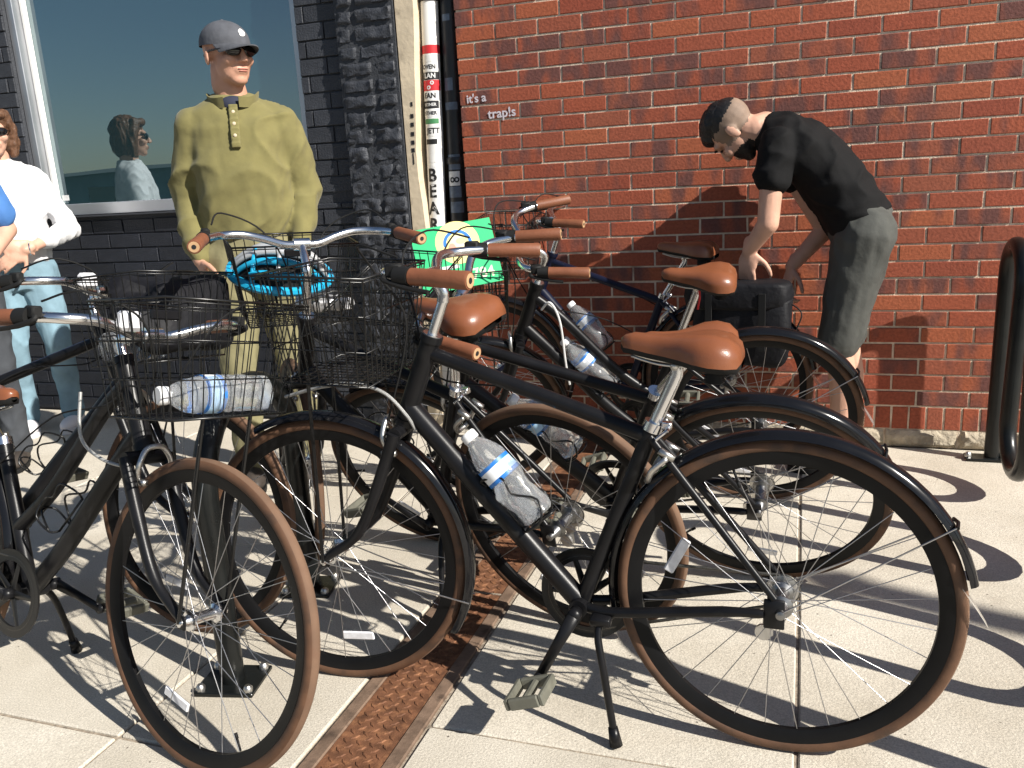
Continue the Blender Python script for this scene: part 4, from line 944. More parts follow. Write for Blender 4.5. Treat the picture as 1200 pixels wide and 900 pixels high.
bottle('water bottle lying on the floor of the step through bicycle basket', bL1 @ Matrix.Translation((0.185, 0.115, 0.046)) @ Matrix.Rotation(R_(-8), 4, 'Z') @ Matrix.Rotation(R_(90), 4, 'X') @ Matrix.Rotation(1.2, 4, 'Z'), 0.15)
bottle('clear water bottle lying beside the black bag in a basket', bL2 @ Matrix.Translation((0.06, -0.13, 0.046)) @ Matrix.Rotation(R_(-90), 4, 'X') @ Matrix.Rotation(0.5, 4, 'Z'), 0.3)
def lumpy(name, dims, M, m_, label=None, cat=None, amp=0.03, nn=12, sq=0.45, freq=7.0, parent=None, seed=0):
    """soft box: superellipsoid with noise folds"""
    b = MB(); vs = []; nu, nv = nn * 2, nn
    def sp(x, e): return math.copysign(abs(x) ** e, x)
    for j in range(nv + 1):
        v = -PI / 2 + PI * j / nv
        for i in range(nu):
            u = 2 * PI * i / nu; p = Vector((sp(math.cos(v), sq) * sp(math.cos(u), sq) * dims[0] / 2, sp(math.cos(v), sq) * sp(math.sin(u), sq) * dims[1] / 2, sp(math.sin(v), sq) * dims[2] / 2))
            n = mnoise.noise(p * freq + Vector((seed, seed, 0))) + 0.5 * mnoise.noise(p * freq * 2.3 + Vector((seed, 3, 0)))
            vs.append(p * (1 + amp * n / max(dims) * 4))
    fs = [(j * nu + i, j * nu + (i + 1) % nu, (j + 1) * nu + (i + 1) % nu, (j + 1) * nu + i) for j in range(nv) for i in range(nu)]
    o = b.add(vs, fs).build(name, m_, parent)
    if parent is None: o.matrix_world = M
    else: o.matrix_local = M
    if label: tag(o, label, cat)
    return o
lumpy('handbag', (0.19, 0.29, 0.21), bL2 @ Matrix.Translation((0.135, 0.03, 0.135)), M_bag, 'slouchy black bag stuffed into a wire bicycle basket', 'bag', amp=0.03)
lumpy('snack_wrapper', (0.10, 0.13, 0.045), bF @ Matrix.Translation((0.14, -0.11, 0.03)), M_foil, 'crumpled white and yellow wrapper under the cycle helmet', 'wrapper', amp=0.03, freq=16)
# helmet in the basket of the turned bicycle
hm = empty('cycle_helmet', bF @ Matrix.Translation((0.125, 0.035, 0.100)) @ Matrix.Rotation(R_(-22), 4, 'Y') @ Matrix.Rotation(R_(75), 4, 'Z'), 'blue and silver cycle helmet with vents resting in a wire basket', 'helmet')
def hpt(u, v, k=1.0):        # u across -1..1 , v along -1..1
    x = 0.145 * v; y = 0.098 * u; q = max(0.0, 1 - v * v * 0.92 - u * u * 0.92); return Vector((x, y, 0.125 * math.sqrt(q))) * k
inner = MB(); nn = 18
vs = [hpt(math.cos(a) * r, math.sin(a) * r, 0.93) for r in np.linspace(0, 1, 9) for a in np.linspace(0, 2 * PI, nn, endpoint=False)]
inner.add(vs, [(r * nn + i, r * nn + (i + 1) % nn, (r + 1) * nn + (i + 1) % nn, (r + 1) * nn + i) for r in range(8) for i in range(nn)]).build('liner', M_rubber, hm)
for i, u in enumerate((-0.82, -0.50, -0.17, 0.17, 0.50, 0.82)):
    L = math.sqrt(max(0.0, 1 - u * u)); P = [hpt(u * (1 - 0.18 * abs(t)), t * L * 0.98) for t in np.linspace(-1, 1, 17)]
    MB().tube(P, [0.007 + 0.006 * (1 - abs(t)) for t in np.linspace(-1, 1, 17)], 10).build('shell_rib', M_silver if i < 4 else M_cyan, hm)
MB().tube([hpt(math.cos(a), math.sin(a)) + Vector((0, 0, 0.004)) for a in np.linspace(0, 2 * PI, 40, endpoint=False)], 0.014, 8, closed=True).build('shell_rim', M_cyan, hm)
for v, mm in ((-0.5, M_cyan), (0.0, M_silver), (0.5, M_cyan)): MB().tube([hpt(u, v) for u in np.linspace(-0.85, 0.85, 13)], 0.007, 8).build('shell_bridge', mm, hm)
for s in (-1, 1): MB().tube(smooth_path([(0.05, s * 0.09, 0.0), (0.03, s * 0.085, -0.06), (0.01, s * 0.03, -0.10)], 4), 0.004, 6, flat=((0, 1, 0), 0.4)).build('strap', M_bag, hm)
# green sign tied to a basket
c_ = [on_plane(*q, (0, 0, 0), (0, 1, 0)) for q in ()]
sc = CAM + px_ray(533, 300) * 2.72
nz = (Vector((0.45, -0.85, 0.42))).normalized()
def on_s(x, y): return on_plane(x, y, sc, nz)
tl, tr2, br_, bl = on_s(476, 271), on_s(573, 256), on_s(591, 327), on_s(500, 347)
ex = ((tr2 - tl) + (br_ - bl)).normalized(); ey = nz.cross(ex); ctr = (tl + tr2 + br_ + bl) / 4
sw = ((tr2 - tl).length + (br_ - bl).length) / 2; sh = ((tl - bl).dot(ey) + (tr2 - br_).dot(ey)) / 2
Msg = Matrix((ex, ey, nz)).transposed().to_4x4(); Msg.translation = ctr
sg = empty('green_sign', Msg, 'green plastic sign with round yellow emblem, tied to a wire basket rim among the handlebars', 'sign')
MB().box((0, 0, 0), (sw, sh, 0.004)).build('board', M_green, sg, smooth=False)
def disc(cx, cy, rx, ry, z, m_, name, n=40, a0=0, a1=2 * PI, r_in=0.0):
    b = MB(); vs = []
    for i in range(n + 1):
        a = a0 + (a1 - a0) * i / n; vs += [(cx + rx * math.cos(a), cy + ry * math.sin(a), z), (cx + rx * r_in * math.cos(a), cy + ry * r_in * math.sin(a), z)]
    return b.add(vs, [(2 * i + 1, 2 * i, 2 * i + 2, 2 * i + 3) for i in range(n)]).build(name, m_, sg, smooth=False)
ec = (0.012, sh * 0.20)
disc(ec[0], ec[1], 0.072, 0.072, 0.0024, M_yellow, 'emblem')
disc(ec[0], ec[1] - 0.004, 0.047, 0.047, 0.0028, M_labelb, 'emblem_arch', a0=R_(-5), a1=R_(185), r_in=0.78)
disc(ec[0], ec[1] - 0.002, 0.026, 0.026, 0.0030, mat('emblem_cream', (0.70, 0.62, 0.42), 0.5), 'emblem_centre')
disc(ec[0] - 0.020, ec[1] - 0.018, 0.012, 0.018, 0.0033, mat('emblem_pink', (0.62, 0.30, 0.22), 0.5), 'emblem_figure')
disc(ec[0] + 0.012, ec[1] + 0.004, 0.016, 0.010, 0.0034, M_yellow, 'emblem_figure')
def sign_text(body, size, x, y, m_):
    me = text_mesh(body, size, 0.0002); me.materials.clear(); me.materials.append(m_); return link('sign_lettering', me, sg, Matrix.Translation((x, y, 0.0026)))
sign_text('784', 0.050, sw * 0.27, -sh * 0.33, mat('pale_print', (0.72, 0.75, 0.52), 0.5))
for i in range(3): MB().box((-0.055 + 0.012 * i, -sh * (0.16 + 0.12 * i), 0.0025), (0.11 - 0.01 * i, 0.012, 0.0004)).build('printed_line', M_yellow if i == 1 else M_stick, sg, smooth=False)
for sx, sy in ((0.46, 0.40), (0.46, -0.40), (-0.40, -0.42)): MB().tube([(sw * sx, sh * sy, -0.012), (sw * sx + .004, sh * sy, 0.004), (sw * sx + 0.014, sh * sy - 0.006, 0.004), (sw * sx + .016, sh * sy - .006, -0.012)], 0.0016, 6).build('cable_tie', M_rubber, sg)
# pannier and rear carrier of the navy bicycle
rD, MD = BIKES['D'][0], BIKES['D'][1]
car = MB()
for s in (-1, 1):
    car.tube([(0.14, s * 0.055, 0.735), (-0.24, s * 0.055, 0.735)], 0.005, 8); car.tube([(0.005, s * 0.068, RW), (0.02, s * 0.058, 0.733)], 0.005, 8); car.tube([(0.005, s * 0.068, RW), (-0.16, s * 0.058, 0.733)], 0.005, 8)
for x in (0.14, 0.0, -0.12, -0.24): car.tube([(x, -0.055, 0.735), (x, 0.055, 0.735)], 0.005, 8)
car.build('rear_carrier', M_black, rD)
pn = empty('pannier_bag', MD @ Matrix.Translation((-0.075, 0.125, 0.60)), 'black nylon pannier bag hanging on the rear carrier of the navy bicycle', 'bag')
lumpy('bag_body', (0.37, 0.125, 0.29), Matrix.Identity(4), M_bag, amp=0.015, sq=0.30, parent=pn)
lumpy('bag_flap', (0.385, 0.155, 0.11), Matrix.Translation((0, -0.004, 0.125)), M_bag, amp=0.012, sq=0.30, parent=pn, seed=4)
for sx in (-0.10, 0.10): MB().box((sx, 0.073, 0.03), (0.026, 0.006, 0.22), ch=0.001).build('strap', M_rubber, pn, smooth=False)
MB().box((-0.187, 0, 0.06), (0.004, 0.05, 0.03)).build('reflective_patch', M_stick, pn, smooth=False)
MB().tube(smooth_path([(-0.18, 0.0, 0.10), (-0.235, 0.02, 0.06), (-0.215, 0.03, -0.02), (-0.235, 0.03, -0.10)], 5), 0.003, 6).build('loose_strap', M_rubber, pn)

# ================================================================== people
def ell(mb, c, r, M=None, nu=20, nv=12):
    vs = []
    for j in range(nv + 1):
        v = -PI / 2 + PI * j / nv
        for i in range(nu):
            u = 2 * PI * i / nu; p = Vector((r[0] * math.cos(v) * math.cos(u), r[1] * math.cos(v) * math.sin(u), r[2] * math.sin(v)))
            if M is not None: p = M @ p
            vs.append(Vector(c) + p)
    mb.add(vs, [(j * nu + i, j * nu + (i + 1) % nu, (j + 1) * nu + (i + 1) % nu, (j + 1) * nu + i) for j in range(nv) for i in range(nu)])
def cap_(mb, p0, r0, p1, r1, seg=14, flat=None):
    p0, p1 = Vector(p0), Vector(p1); d = (p1 - p0).normalized(); P, Rr = [], []
    for a in np.linspace(-PI / 2, 0, 5): P.append(p0 + d * r0 * math.sin(a)); Rr.append(max(1e-4, r0 * math.cos(a)))
    for t in (0.25, 0.5, 0.75): P.append(p0 + (p1 - p0) * t); Rr.append(r0 + (r1 - r0) * t)
    for a in np.linspace(0, PI / 2, 5): P.append(p1 + d * r1 * math.sin(a)); Rr.append(max(1e-4, r1 * math.cos(a)))
    mb.tube(P, Rr, seg, flat=flat)
def chain(mb, pts): 
    for (a, ra), (b, rb) in zip(pts[:-1], pts[1:]): cap_(mb, a, ra, b, rb)
def loft(mb, rings, seg=28):
    """rings: (centre, half-axis vector a, half-axis vector b)"""
    vs = []; n = len(rings)
    for c, a, b in rings:
        c, a, b = Vector(c), Vector(a), Vector(b)
        for k in range(seg):
            t = 2 * PI * k / seg; ct, st_ = math.cos(t), math.sin(t); vs.append(c + a * math.copysign(abs(ct) ** 0.9, ct) + b * math.copysign(abs(st_) ** 0.9, st_))
    fs = [(i * seg + k, i * seg + (k + 1) % seg, (i + 1) * seg + (k + 1) % seg, (i + 1) * seg + k) for i in range(n - 1) for k in range(seg)]
    fs += [tuple(range(seg))[::-1], tuple((n - 1) * seg + k for k in range(seg))]
    mb.add(vs, fs)
def fuse(name, mb, m_, parent, voxel=0.008, smooth=4, fold=None, seed=0):
    """union of the overlapping shapes as one continuous skin; fold=(amplitude, scale vector) presses cloth folds into it"""
    me = mb.mesh('raw', m_); o = bpy.data.objects.new('raw', me)
    r = o.modifiers.new('r', 'REMESH'); r.mode = 'VOXEL'; r.voxel_size = voxel; r.use_smooth_shade = True
    if smooth: sm = o.modifiers.new('s', 'SMOOTH'); sm.factor = 0.5; sm.iterations = smooth
    out = evaluated(o)
    if fold:
        amp, sc_ = fold; nv = len(out.vertices); co = np.empty(nv * 3); no = np.empty(nv * 3)
        out.vertices.foreach_get('co', co); out.vertices.foreach_get('normal', no); co = co.reshape(-1, 3); no = no.reshape(-1, 3)
        rs = np.random.RandomState(int(seed * 10) + 5)
        def wav(k):
            t = np.zeros(nv)
            for _ in range(7):
                d = rs.normal(size=3) * np.array(sc_) * k; t += np.sin(co @ d + rs.uniform(0, 6.28) + 0.9 * np.sin(co @ (rs.normal(size=3) * np.array(sc_) * k * 0.6) + rs.uniform(0, 6.28)))
            return t / 3.0
        a, b2 = wav(2.6), wav(6.0); h_ = (1 - 1.6 * np.minimum(1, np.abs(a))) ; h_ = np.where(h_ > 0, h_ ** 1.5, h_ * 0.4) + 0.22 * b2
        co = co + no * (amp * (h_ - 0.1))[:, None]; out.vertices.foreach_set('co', co.ravel())
    out.polygons.foreach_set('use_smooth', [True] * len(out.polygons)); out.update()
    out.materials.clear(); out.materials.append(m_)
    return link(name, out, parent)
def head_shape(mb, M, jaw=1.0, nose=1.0):
    """head facing local -Y, origin at ear level, crown +Z"""
    T = lambda *p: M @ Vector(p); R3 = M.to_3x3()
    ell(mb, T(0, 0.012, 0.040), (0.076, 0.096, 0.086), R3); ell(mb, T(0, -0.030, -0.030), (0.062 * jaw, 0.062, 0.070), R3)
    ell(mb, T(0, -0.062, -0.088), (0.032 * jaw, 0.026, 0.024), R3); ell(mb, T(0, -0.040, -0.066), (0.050 * jaw, 0.048, 0.038), R3)
    ell(mb, T(0, -0.078, 0.034), (0.056, 0.020, 0.016), R3)
    for s in (-1, 1):
        ell(mb, T(s * 0.038, -0.070, -0.020), (0.026, 0.024, 0.024), R3)
        ell(mb, T(s * 0.079, 0.012, -0.004), (0.010, 0.020, 0.032), R3 @ Matrix.Rotation(s * 0.35, 3, 'Z'))
        ell(mb, T(s * 0.012, -0.108, -0.026), (0.009, 0.011, 0.008), R3)
    cap_(mb, T(0, -0.092, 0.022), 0.009, T(0, -0.114 * nose, -0.020), 0.0125); ell(mb, T(0, -0.085, -0.053), (0.030, 0.015, 0.012), R3); ell(mb, T(0, -0.084, -0.064), (0.026, 0.014, 0.009), R3)
    chain(mb, [(T(0, 0.020, -0.04), 0.056)  , (T(0, 0.030, -0.10), 0.055)])
def lips(M, parent):
    b = MB(); ell(b, M @ Vector((0, -0.0952, -0.0545)), (0.022, 0.0068, 0.0032), M.to_3x3()); ell(b, M @ Vector((0, -0.0932, -0.0620)), (0.018, 0.0068, 0.0038), M.to_3x3()); return b.build('lips', M_lip, parent)
def shades(M, parent, w=1.0):
    for s in (-1, 1):
        b = MB(); ell(b, (0, 0, 0), (0.031 * w, 0.008, 0.0205), None); b.build('sunglass_lens', M_lens, parent, M=M @ Matrix.Translation((s * 0.034, -0.098, 0.010)) @ Matrix.Rotation(s * 0.28, 4, 'Z'))
    b = MB(); b.tube([M @ Vector(p) for p in ((-0.010, -0.106, 0.016), (0, -0.108, 0.019), (0.010, -0.106, 0.016))], 0.003, 8)
    for s in (-1, 1): b.tube([M @ Vector(p) for p in ((s * 0.062, -0.090, 0.016), (s * 0.078, -0.05, 0.016), (s * 0.083, 0.012, 0.014), (s * 0.080, 0.03, 0.002))], 0.0032, 8)
    b.build('sunglass_frame', M_lens, parent)
def hand(mb, w, d, n, side, curl=0.5, spread=1.0, L=1.0):
    """w wrist, d pointing to the fingers, n out of the back of the hand, side = thumb side (+1 / -1 along d x n)"""
    w, d, n = Vector(w), Vector(d).normalized(), Vector(n).normalized(); n = (n - d * n.dot(d)).normalized(); s = d.cross(n) * side
    Mx = Matrix((s, d, n)).transposed()
    ell(mb, w + d * 0.048 * L, (0.040 * L, 0.052 * L, 0.0145), Mx); cap_(mb, w - d * 0.03, 0.026, w + d * 0.02, 0.026, flat=(n, 0.72))
    for i, (off, ln) in enumerate(((0.028, 0.94), (0.0095, 1.05), (-0.0095, 0.98), (-0.027, 0.78))):
        p = w + d * (0.088 - 0.004 * abs(i - 1)) * L + s * off * L; a = curl * 0.35; u = d + s * 0.06 * (1.5 - i) * spread
        for k, (l, r0, r1) in enumerate(((0.042, 0.0092, 0.0084), (0.026, 0.0084, 0.0078), (0.021, 0.0078, 0.0066))):
            a2 = a + curl * k * 0.75; dirn = (u.normalized() * math.cos(a2) - n * math.sin(a2)); q = p + dirn * l * ln * L; cap_(mb, p, r0, q, r1, 10); p = q
    p = w + d * 0.022 * L + s * 0.030 * L - n * 0.004
    for l, r0, r1, b in ((0.040, 0.0125, 0.0105, 0.75), (0.030, 0.0105, 0.0095, 0.45), (0.024, 0.0095, 0.0078, 0.25)):
        q = p + (d * (1 - b * 0.6) + s * b - n * 0.35 * curl).normalized() * l * L; cap_(mb, p, r0, q, r1, 10); p = q
def shoe(parent, M, m_, m2):
    b = MB(); ell(b, M @ Vector((0, -0.055, 0.040)), (0.047, 0.115, 0.040), M.to_3x3()); ell(b, M @ Vector((0, 0.045, 0.055)), (0.042, 0.060, 0.055), M.to_3x3()); cap_(b, M @ Vector((0, 0.03, 0.07)), 0.045, M @ Vector((0, 0.035, 0.11)), 0.043)
    o = fuse('shoe', b, m_, parent, 0.008, 3)
    s = MB(); vs = []
    for z, k in ((0.0, 1.0), (0.022, 1.03)):
        for i in range(28):
            a = 2 * PI * i / 28; y = -0.030 + 0.142 * math.sin(a) * -1; wd = 0.047 if y < 0.0 else 0.040; vs.append(M @ Vector((wd * k * math.copysign(abs(math.cos(a)) ** .7, math.cos(a)), y * 1.0, z)))
    s.add(vs, [tuple(range(28))[::-1], tuple(range(28, 56))] + [(i, (i + 1) % 28, 28 + (i + 1) % 28, 28 + i) for i in range(28)]).build('sole', m2, o)
def standing(name, label, base, facing, H, skin, top_m, leg_m, arms, head_yaw, shirt, shoes, shoulder=0.185, belly=1.0, sleeve='long', hem=0.555, head_pitch=0.0, feet=((-0.11, 0.0, 0.15), (0.11, 0.02, -0.15)), fold=0.008, jaw=1.0, head_k=1.0, chest=1.0):
    """standing figure facing local -Y. arms = ((elbow, wrist, hand dir, back-of-hand) for -X side and +X side), all in units of metres at H=1.78"""
    k = H / 1.78; root = empty(name, Matrix.Translation(base) @ Matrix.Rotation(facing, 4, 'Z') @ Matrix.Scale(k, 4), label, 'person')
    hM = Matrix.Translation((0, -0.015 , 1.648)) @ Matrix.Rotation(head_yaw, 4, 'Z') @ Matrix.Rotation(head_pitch, 4, 'X') @ Matrix.Scale(head_k, 4)
    b = MB(); head_shape(b, hM, jaw); cap_(b, (0, 0.015, 1.48), 0.060, hM @ Vector((0, 0.025, -0.06)), 0.056)
    loft(b, [((0, 0, 0.93), (0.150, 0, 0), (0, 0.095, 0)), ((0, 0, 1.10), (0.145 * belly, 0, 0), (0, 0.095, 0)), ((0, 0, 1.35), (0.165, 0, 0), (0, 0.10, 0)), ((0, 0.01, 1.47), (0.10, 0, 0), (0, 0.07, 0))])
    sh = MB()
    loft(sh, [((0, shirt.get('dy', 0), hem * 1.78), (0.178 * belly, 0, 0), (0, 0.125 * belly, 0)), ((0, -0.008, 1.08), (0.186 * belly, 0, 0), (0, 0.136 * belly, 0)), ((0, -0.012, 1.18), (0.186 * belly, 0, 0), (0, 0.138 * belly, 0)), ((0, -0.004, 1.30), (0.192 * chest, 0, 0), (0, 0.128, 0)), ((0, 0.0, 1.40), (0.196 * chest, 0, 0), (0, 0.112, 0)), ((0, 0.008, 1.455), (0.160, 0, 0), (0, 0.092, 0)), ((0, 0.012, 1.492), (0.098, 0, 0), (0, 0.078, 0)), ((0, 0.012, 1.515), (0.076, 0, 0), (0, 0.072, 0))])
    for i, (el_, wr, hd, bk) in enumerate(arms):
        s = -1 if i == 0 else 1; S0 = Vector((s * shoulder, 0.008, 1.400)); el_, wr = Vector(el_), Vector(wr); cap_(sh, (s * 0.055, 0.012, 1.468), 0.046, S0 + Vector((-s * 0.02, 0, 0.012)), 0.064)
        chain(b, [(S0 + Vector((-s * 0.03, 0, -0.01)), 0.036), (el_, 0.036 if sleeve != 'short' else 0.041), (wr, 0.027)]); hand(b, wr, hd, bk, s * shirt.get('thumb', 1), shirt.get('curl', 0.5))
        if sleeve == 'long': chain(sh, [(S0 + Vector((-s * 0.015, 0, 0.0)), 0.072), ((S0 + el_) / 2, 0.066), (el_, 0.057), ((el_ + wr) / 2, 0.050), (wr + (el_ - wr).normalized() * 0.015, 0.038)])
        elif sleeve == 'three': chain(sh, [(S0 + Vector((-s * 0.015, 0, 0.0)), 0.066), (el_, 0.054), (el_ + (wr - el_) * 0.55, 0.046)])
        else: chain(sh, [(S0 + Vector((-s * 0.015, 0, 0.0)), 0.072), (S0 + (el_ - S0) * 0.72, 0.066)])
    lg = MB()
    for i, (fx, fy, fa) in enumerate(feet):
        s = -1 if i == 0 else 1; hp = Vector((s * 0.085, 0.0, 0.90)); kn = Vector((fx * 0.95, fy - 0.03, 0.50)); an = Vector((fx, fy + 0.03, 0.09))
        chain(b, [(hp, 0.05), (kn, 0.034), (an + Vector((0, 0, 0.18)), 0.030), (an, 0.030)]); chain(lg, [(hp + Vector((0, 0, 0.02)), 0.105), ((hp + kn) / 2, 0.088), (kn, 0.070), (an + Vector((0, 0, 0.18)), 0.064), (an + Vector((0, 0, 0.0)), 0.062)])
    loft(lg, [((0, 0.0, 0.82), (0.165, 0, 0), (0, 0.115, 0)), ((0, 0.0, 0.94), (0.170, 0, 0), (0, 0.118, 0)), ((0, 0, 1.02), (0.165 * belly, 0, 0), (0, 0.112, 0))])
    body = fuse('body', b, skin, root, 0.0062, 3)
    fuse('shirt', sh, top_m, root, 0.0085, 5, (fold, (9, 9, 6)), seed=H * 7)
    fuse('trousers', lg, leg_m, root, 0.010, 4, (0.007, (11, 11, 6)), seed=H * 3)
    for (fx, fy, fa) in feet: shoe(root, Matrix.Translation((fx, fy, 0)) @ Matrix.Rotation(fa, 4, 'Z'), shoes[0], shoes[1])
    return root, hM, body
# man in the olive pullover
man, hM, mb_ = standing('person', 'person in olive pullover, grey cap and sunglasses standing before the window', (-0.585, -0.86, 0), R_(30), 1.85, M_skin, M_olive, M_khaki,
    (((-0.218, 0.03, 1.150), (-0.185, -0.075, 0.925), (0.25, -0.35, -1), (-0.9, -0.2, 0.1)), ((0.222, 0.03, 1.155), (0.185, -0.10, 0.940), (-0.35, -0.45, -0.8), (0.8, -0.4, 0.2))), R_(38), dict(curl=0.7), (M_shoed, M_rubber), shoulder=0.166, belly=0.93, fold=0.013, head_k=0.955, jaw=1.08, chest=0.91, hem=0.562)
shades(hM, man); lips(hM, man)
cp = MB(); vs = []; nn = 32
for j in range(9):
    v = j / 8 * PI / 2
    for i in range(nn):
        a = 2 * PI * i / nn; cr = 1 - 0.02 * math.sin(3 * a) * math.sin(v); vs.append(hM @ Vector((0.088 * math.cos(v) * math.cos(a) * cr, 0.008 + 0.112 * math.cos(v) * math.sin(a) * cr, 0.038 + 0.006 * math.sin(a) * math.cos(v) + 0.094 * math.sin(v) ** 0.9)))
cp.add(vs, [(j * nn + i, j * nn + (i + 1) % nn, (j + 1) * nn + (i + 1) % nn, (j + 1) * nn + i) for j in range(8) for i in range(nn)])
capo = cp.build('cap', M_capg, man)
br = MB(); vs = []
for t in (0, 0.004):
    for j in range(6):
        for i in range(13):
            a = -PI * (0.14 + 0.72 * i / 12); q = j / 5; x = 0.088 * math.cos(a) * (1 - 0.06 * q); y = 0.010 + 0.110 * math.sin(a) - q * 0.078 * math.sin(-a) ** 1.1; vs.append(hM @ Vector((x, y, 0.040 + 0.006 * math.sin(a) - 0.012 * q - 3.4 * x * x * q - t)))
n1 = 6 * 13; fs = [(j * 13 + i, j * 13 + i + 1, (j + 1) * 13 + i + 1, (j + 1) * 13 + i) for j in range(5) for i in range(12)]
br.add(vs, [f[::-1] for f in fs] + [tuple(i + n1 for i in f) for f in fs] + [(65 + i, 65 + i + 1, n1 + 65 + i + 1, n1 + 65 + i) for i in range(12)]); br.build('cap_brim', M_capg, capo)
b = MB(); ell(b, hM @ Vector((0.012, -0.084, 0.078)), (0.021, 0.006, 0.021), hM.to_3x3() @ Matrix.Rotation(R_(-38), 3, 'X')); b.build('cap_emblem', M_white, capo)
b = MB(); b.tube([hM @ Vector((0, 0.008, 0.128)), hM @ Vector((0, 0.008, 0.135))], [0.008, 0.005], 10); b.build('cap_button', M_capg, capo)
# stand-up collar, open at the front, placket with buttons, dark tee
col = MB(); vs = []; nn = 30
for t in (0, 1):
    for h_ in range(4):
        for i in range(nn + 1):
            a = -PI / 2 + 0.30 + (2 * PI - 0.60) * i / nn; r = 0.083 + 0.006 * h_ / 3 + 0.004 * t; op = abs(math.sin(a)) * (1 if math.sin(a) < 0 else 0)
            vs.append((r * math.cos(a) * 1.02, 0.008 + r * math.sin(a) * 1.02 - 0.012 * op, 1.488 + 0.036 * h_ / 3 - 0.024 * op + (0.004 * math.cos(4 * a))))
m1 = nn + 1; k4 = 4 * m1
fs = [(h_ * m1 + i, h_ * m1 + i + 1, (h_ + 1) * m1 + i + 1, (h_ + 1) * m1 + i) for h_ in range(3) for i in range(nn)]
col.add(vs, [f[::-1] for f in fs] + [tuple(x + k4 for x in f) for f in fs] + [(3 * m1 + i, 3 * m1 + i + 1, k4 + 3 * m1 + i + 1, k4 + 3 * m1 + i) for i in range(nn)]); col.build('collar', M_olive, man)
b = MB(); ell(b, (0, -0.050, 1.478), (0.050, 0.030, 0.032)); b.build('undershirt', M_navyT, man)
pk = MB()
for i in range(9):
    z = 1.468 - i * 0.017; y = -0.082 - 0.033 * (1.468 - z) / 0.14 * 1.45; pk.box((0.004, y - 0.006, z), (0.032, 0.014, 0.018))
fuse('placket', pk, M_olive, man, 0.004, 3)
for i in range(3): MB().lathe([(0.006, 0), (0.006, 0.003), (0.004, 0.004)], 12, M=Matrix.Translation((0.004, -0.099 - i * 0.0165, 1.450 - i * 0.042)) @ Matrix.Rotation(R_(90), 4, 'X')).build('button', M_beige, man)
# woman at the left
wom, hW, _ = standing('person', 'person in white knit top, jeans and sunglasses with bobbed brown hair beside the window', (-2.405, -0.36, 0), R_(46), 1.69, M_skin2, M_whiteT, M_jeans,
    (((-0.275, -0.03, 1.14), (-0.06, -0.215, 1.075), (1, -0.12, -0.12), (0, -1, 0.3)), ((0.285, -0.02, 1.13), (0.055, -0.225, 1.04), (-0.8, -0.1, -0.45), (0.1, -1, 0.4))), R_(4), dict(curl=0.45, thumb=-1), (M_shoe, M_whiteT), shoulder=0.168, belly=0.95, sleeve='three', hem=0.54, feet=((-0.10, 0.0, 0.1), (0.13, -0.05, -0.35)), jaw=0.92)
shades(hW, wom, 1.05); lips(hW, wom)
b = MB(); Rw3 = hW.to_3x3()
ell(b, hW @ Vector((0, 0.022, 0.058)), (0.090, 0.103, 0.090), Rw3); ell(b, hW @ Vector((0, 0.055, -0.02)), (0.092, 0.070, 0.100), Rw3)
for s in (-1, 1): chain(b, [(hW @ Vector((s * 0.062, -0.038, 0.095)), 0.030), (hW @ Vector((s * 0.084, -0.022, 0.03)), 0.027), (hW @ Vector((s * 0.088, -0.005, -0.05)), 0.028), (hW @ Vector((s * 0.080, -0.012, -0.105)), 0.020)])
for s in (-1, 1): ell(b, hW @ Vector((s * 0.060, 0.028, -0.010)), (0.040, 0.068, 0.098), Rw3)
chain(b, [(hW @ Vector((-0.05, -0.070, 0.098)), 0.022), (hW @ Vector((0.0, -0.082, 0.104)), 0.022), (hW @ Vector((0.045, -0.072, 0.098)), 0.022)])
fuse('hair', b, M_hairb, wom, 0.006, 3, (0.006, (30, 30, 6)))
MB().tube([Vector((0.075, -0.213, 1.046)) + Vector((0, 0.030 * math.cos(a), 0.031 * math.sin(a))) for a in np.linspace(0, 2 * PI, 20, endpoint=False)], 0.0045, 8, closed=True).build('wristwatch', M_chrome, wom)
# neighbour almost out of frame: blue tee
nb_, hN, _ = standing('person', 'person in blue tee shirt and dark trousers beside the person in white', (-2.085, -0.98, 0), R_(45), 1.71, M_skin2, M_blueT, M_dgrey,
    (((-0.24, 0.02, 1.14), (-0.22, -0.08, 0.92), (0, -0.2, -1), (-1, 0, 0)), ((0.25, 0.0, 1.15), (0.16, -0.18, 1.02), (-0.8, -0.4, 0.0), (0.2, -1, 0.2))), R_(10), dict(curl=0.4), (M_shoed, M_rubber), shoulder=0.175, belly=0.98, sleeve='short', hem=0.54, jaw=0.95)
lips(hN, nb_); b = MB(); ell(b, hN @ Vector((0, 0.020, 0.056)), (0.086, 0.102, 0.088), hN.to_3x3()); ell(b, hN @ Vector((0, 0.055, -0.02)), (0.084, 0.06, 0.085), hN.to_3x3()); fuse('hair', b, M_hairk, nb_, 0.008, 3, (0.005, (30, 30, 8)))
for s in (-1, 1):
    b = MB(); ell(b, hN @ Vector((s * 0.032, -0.086, 0.012)), (0.013, 0.008, 0.008), hN.to_3x3()); b.build('eye', M_lens, nb_)

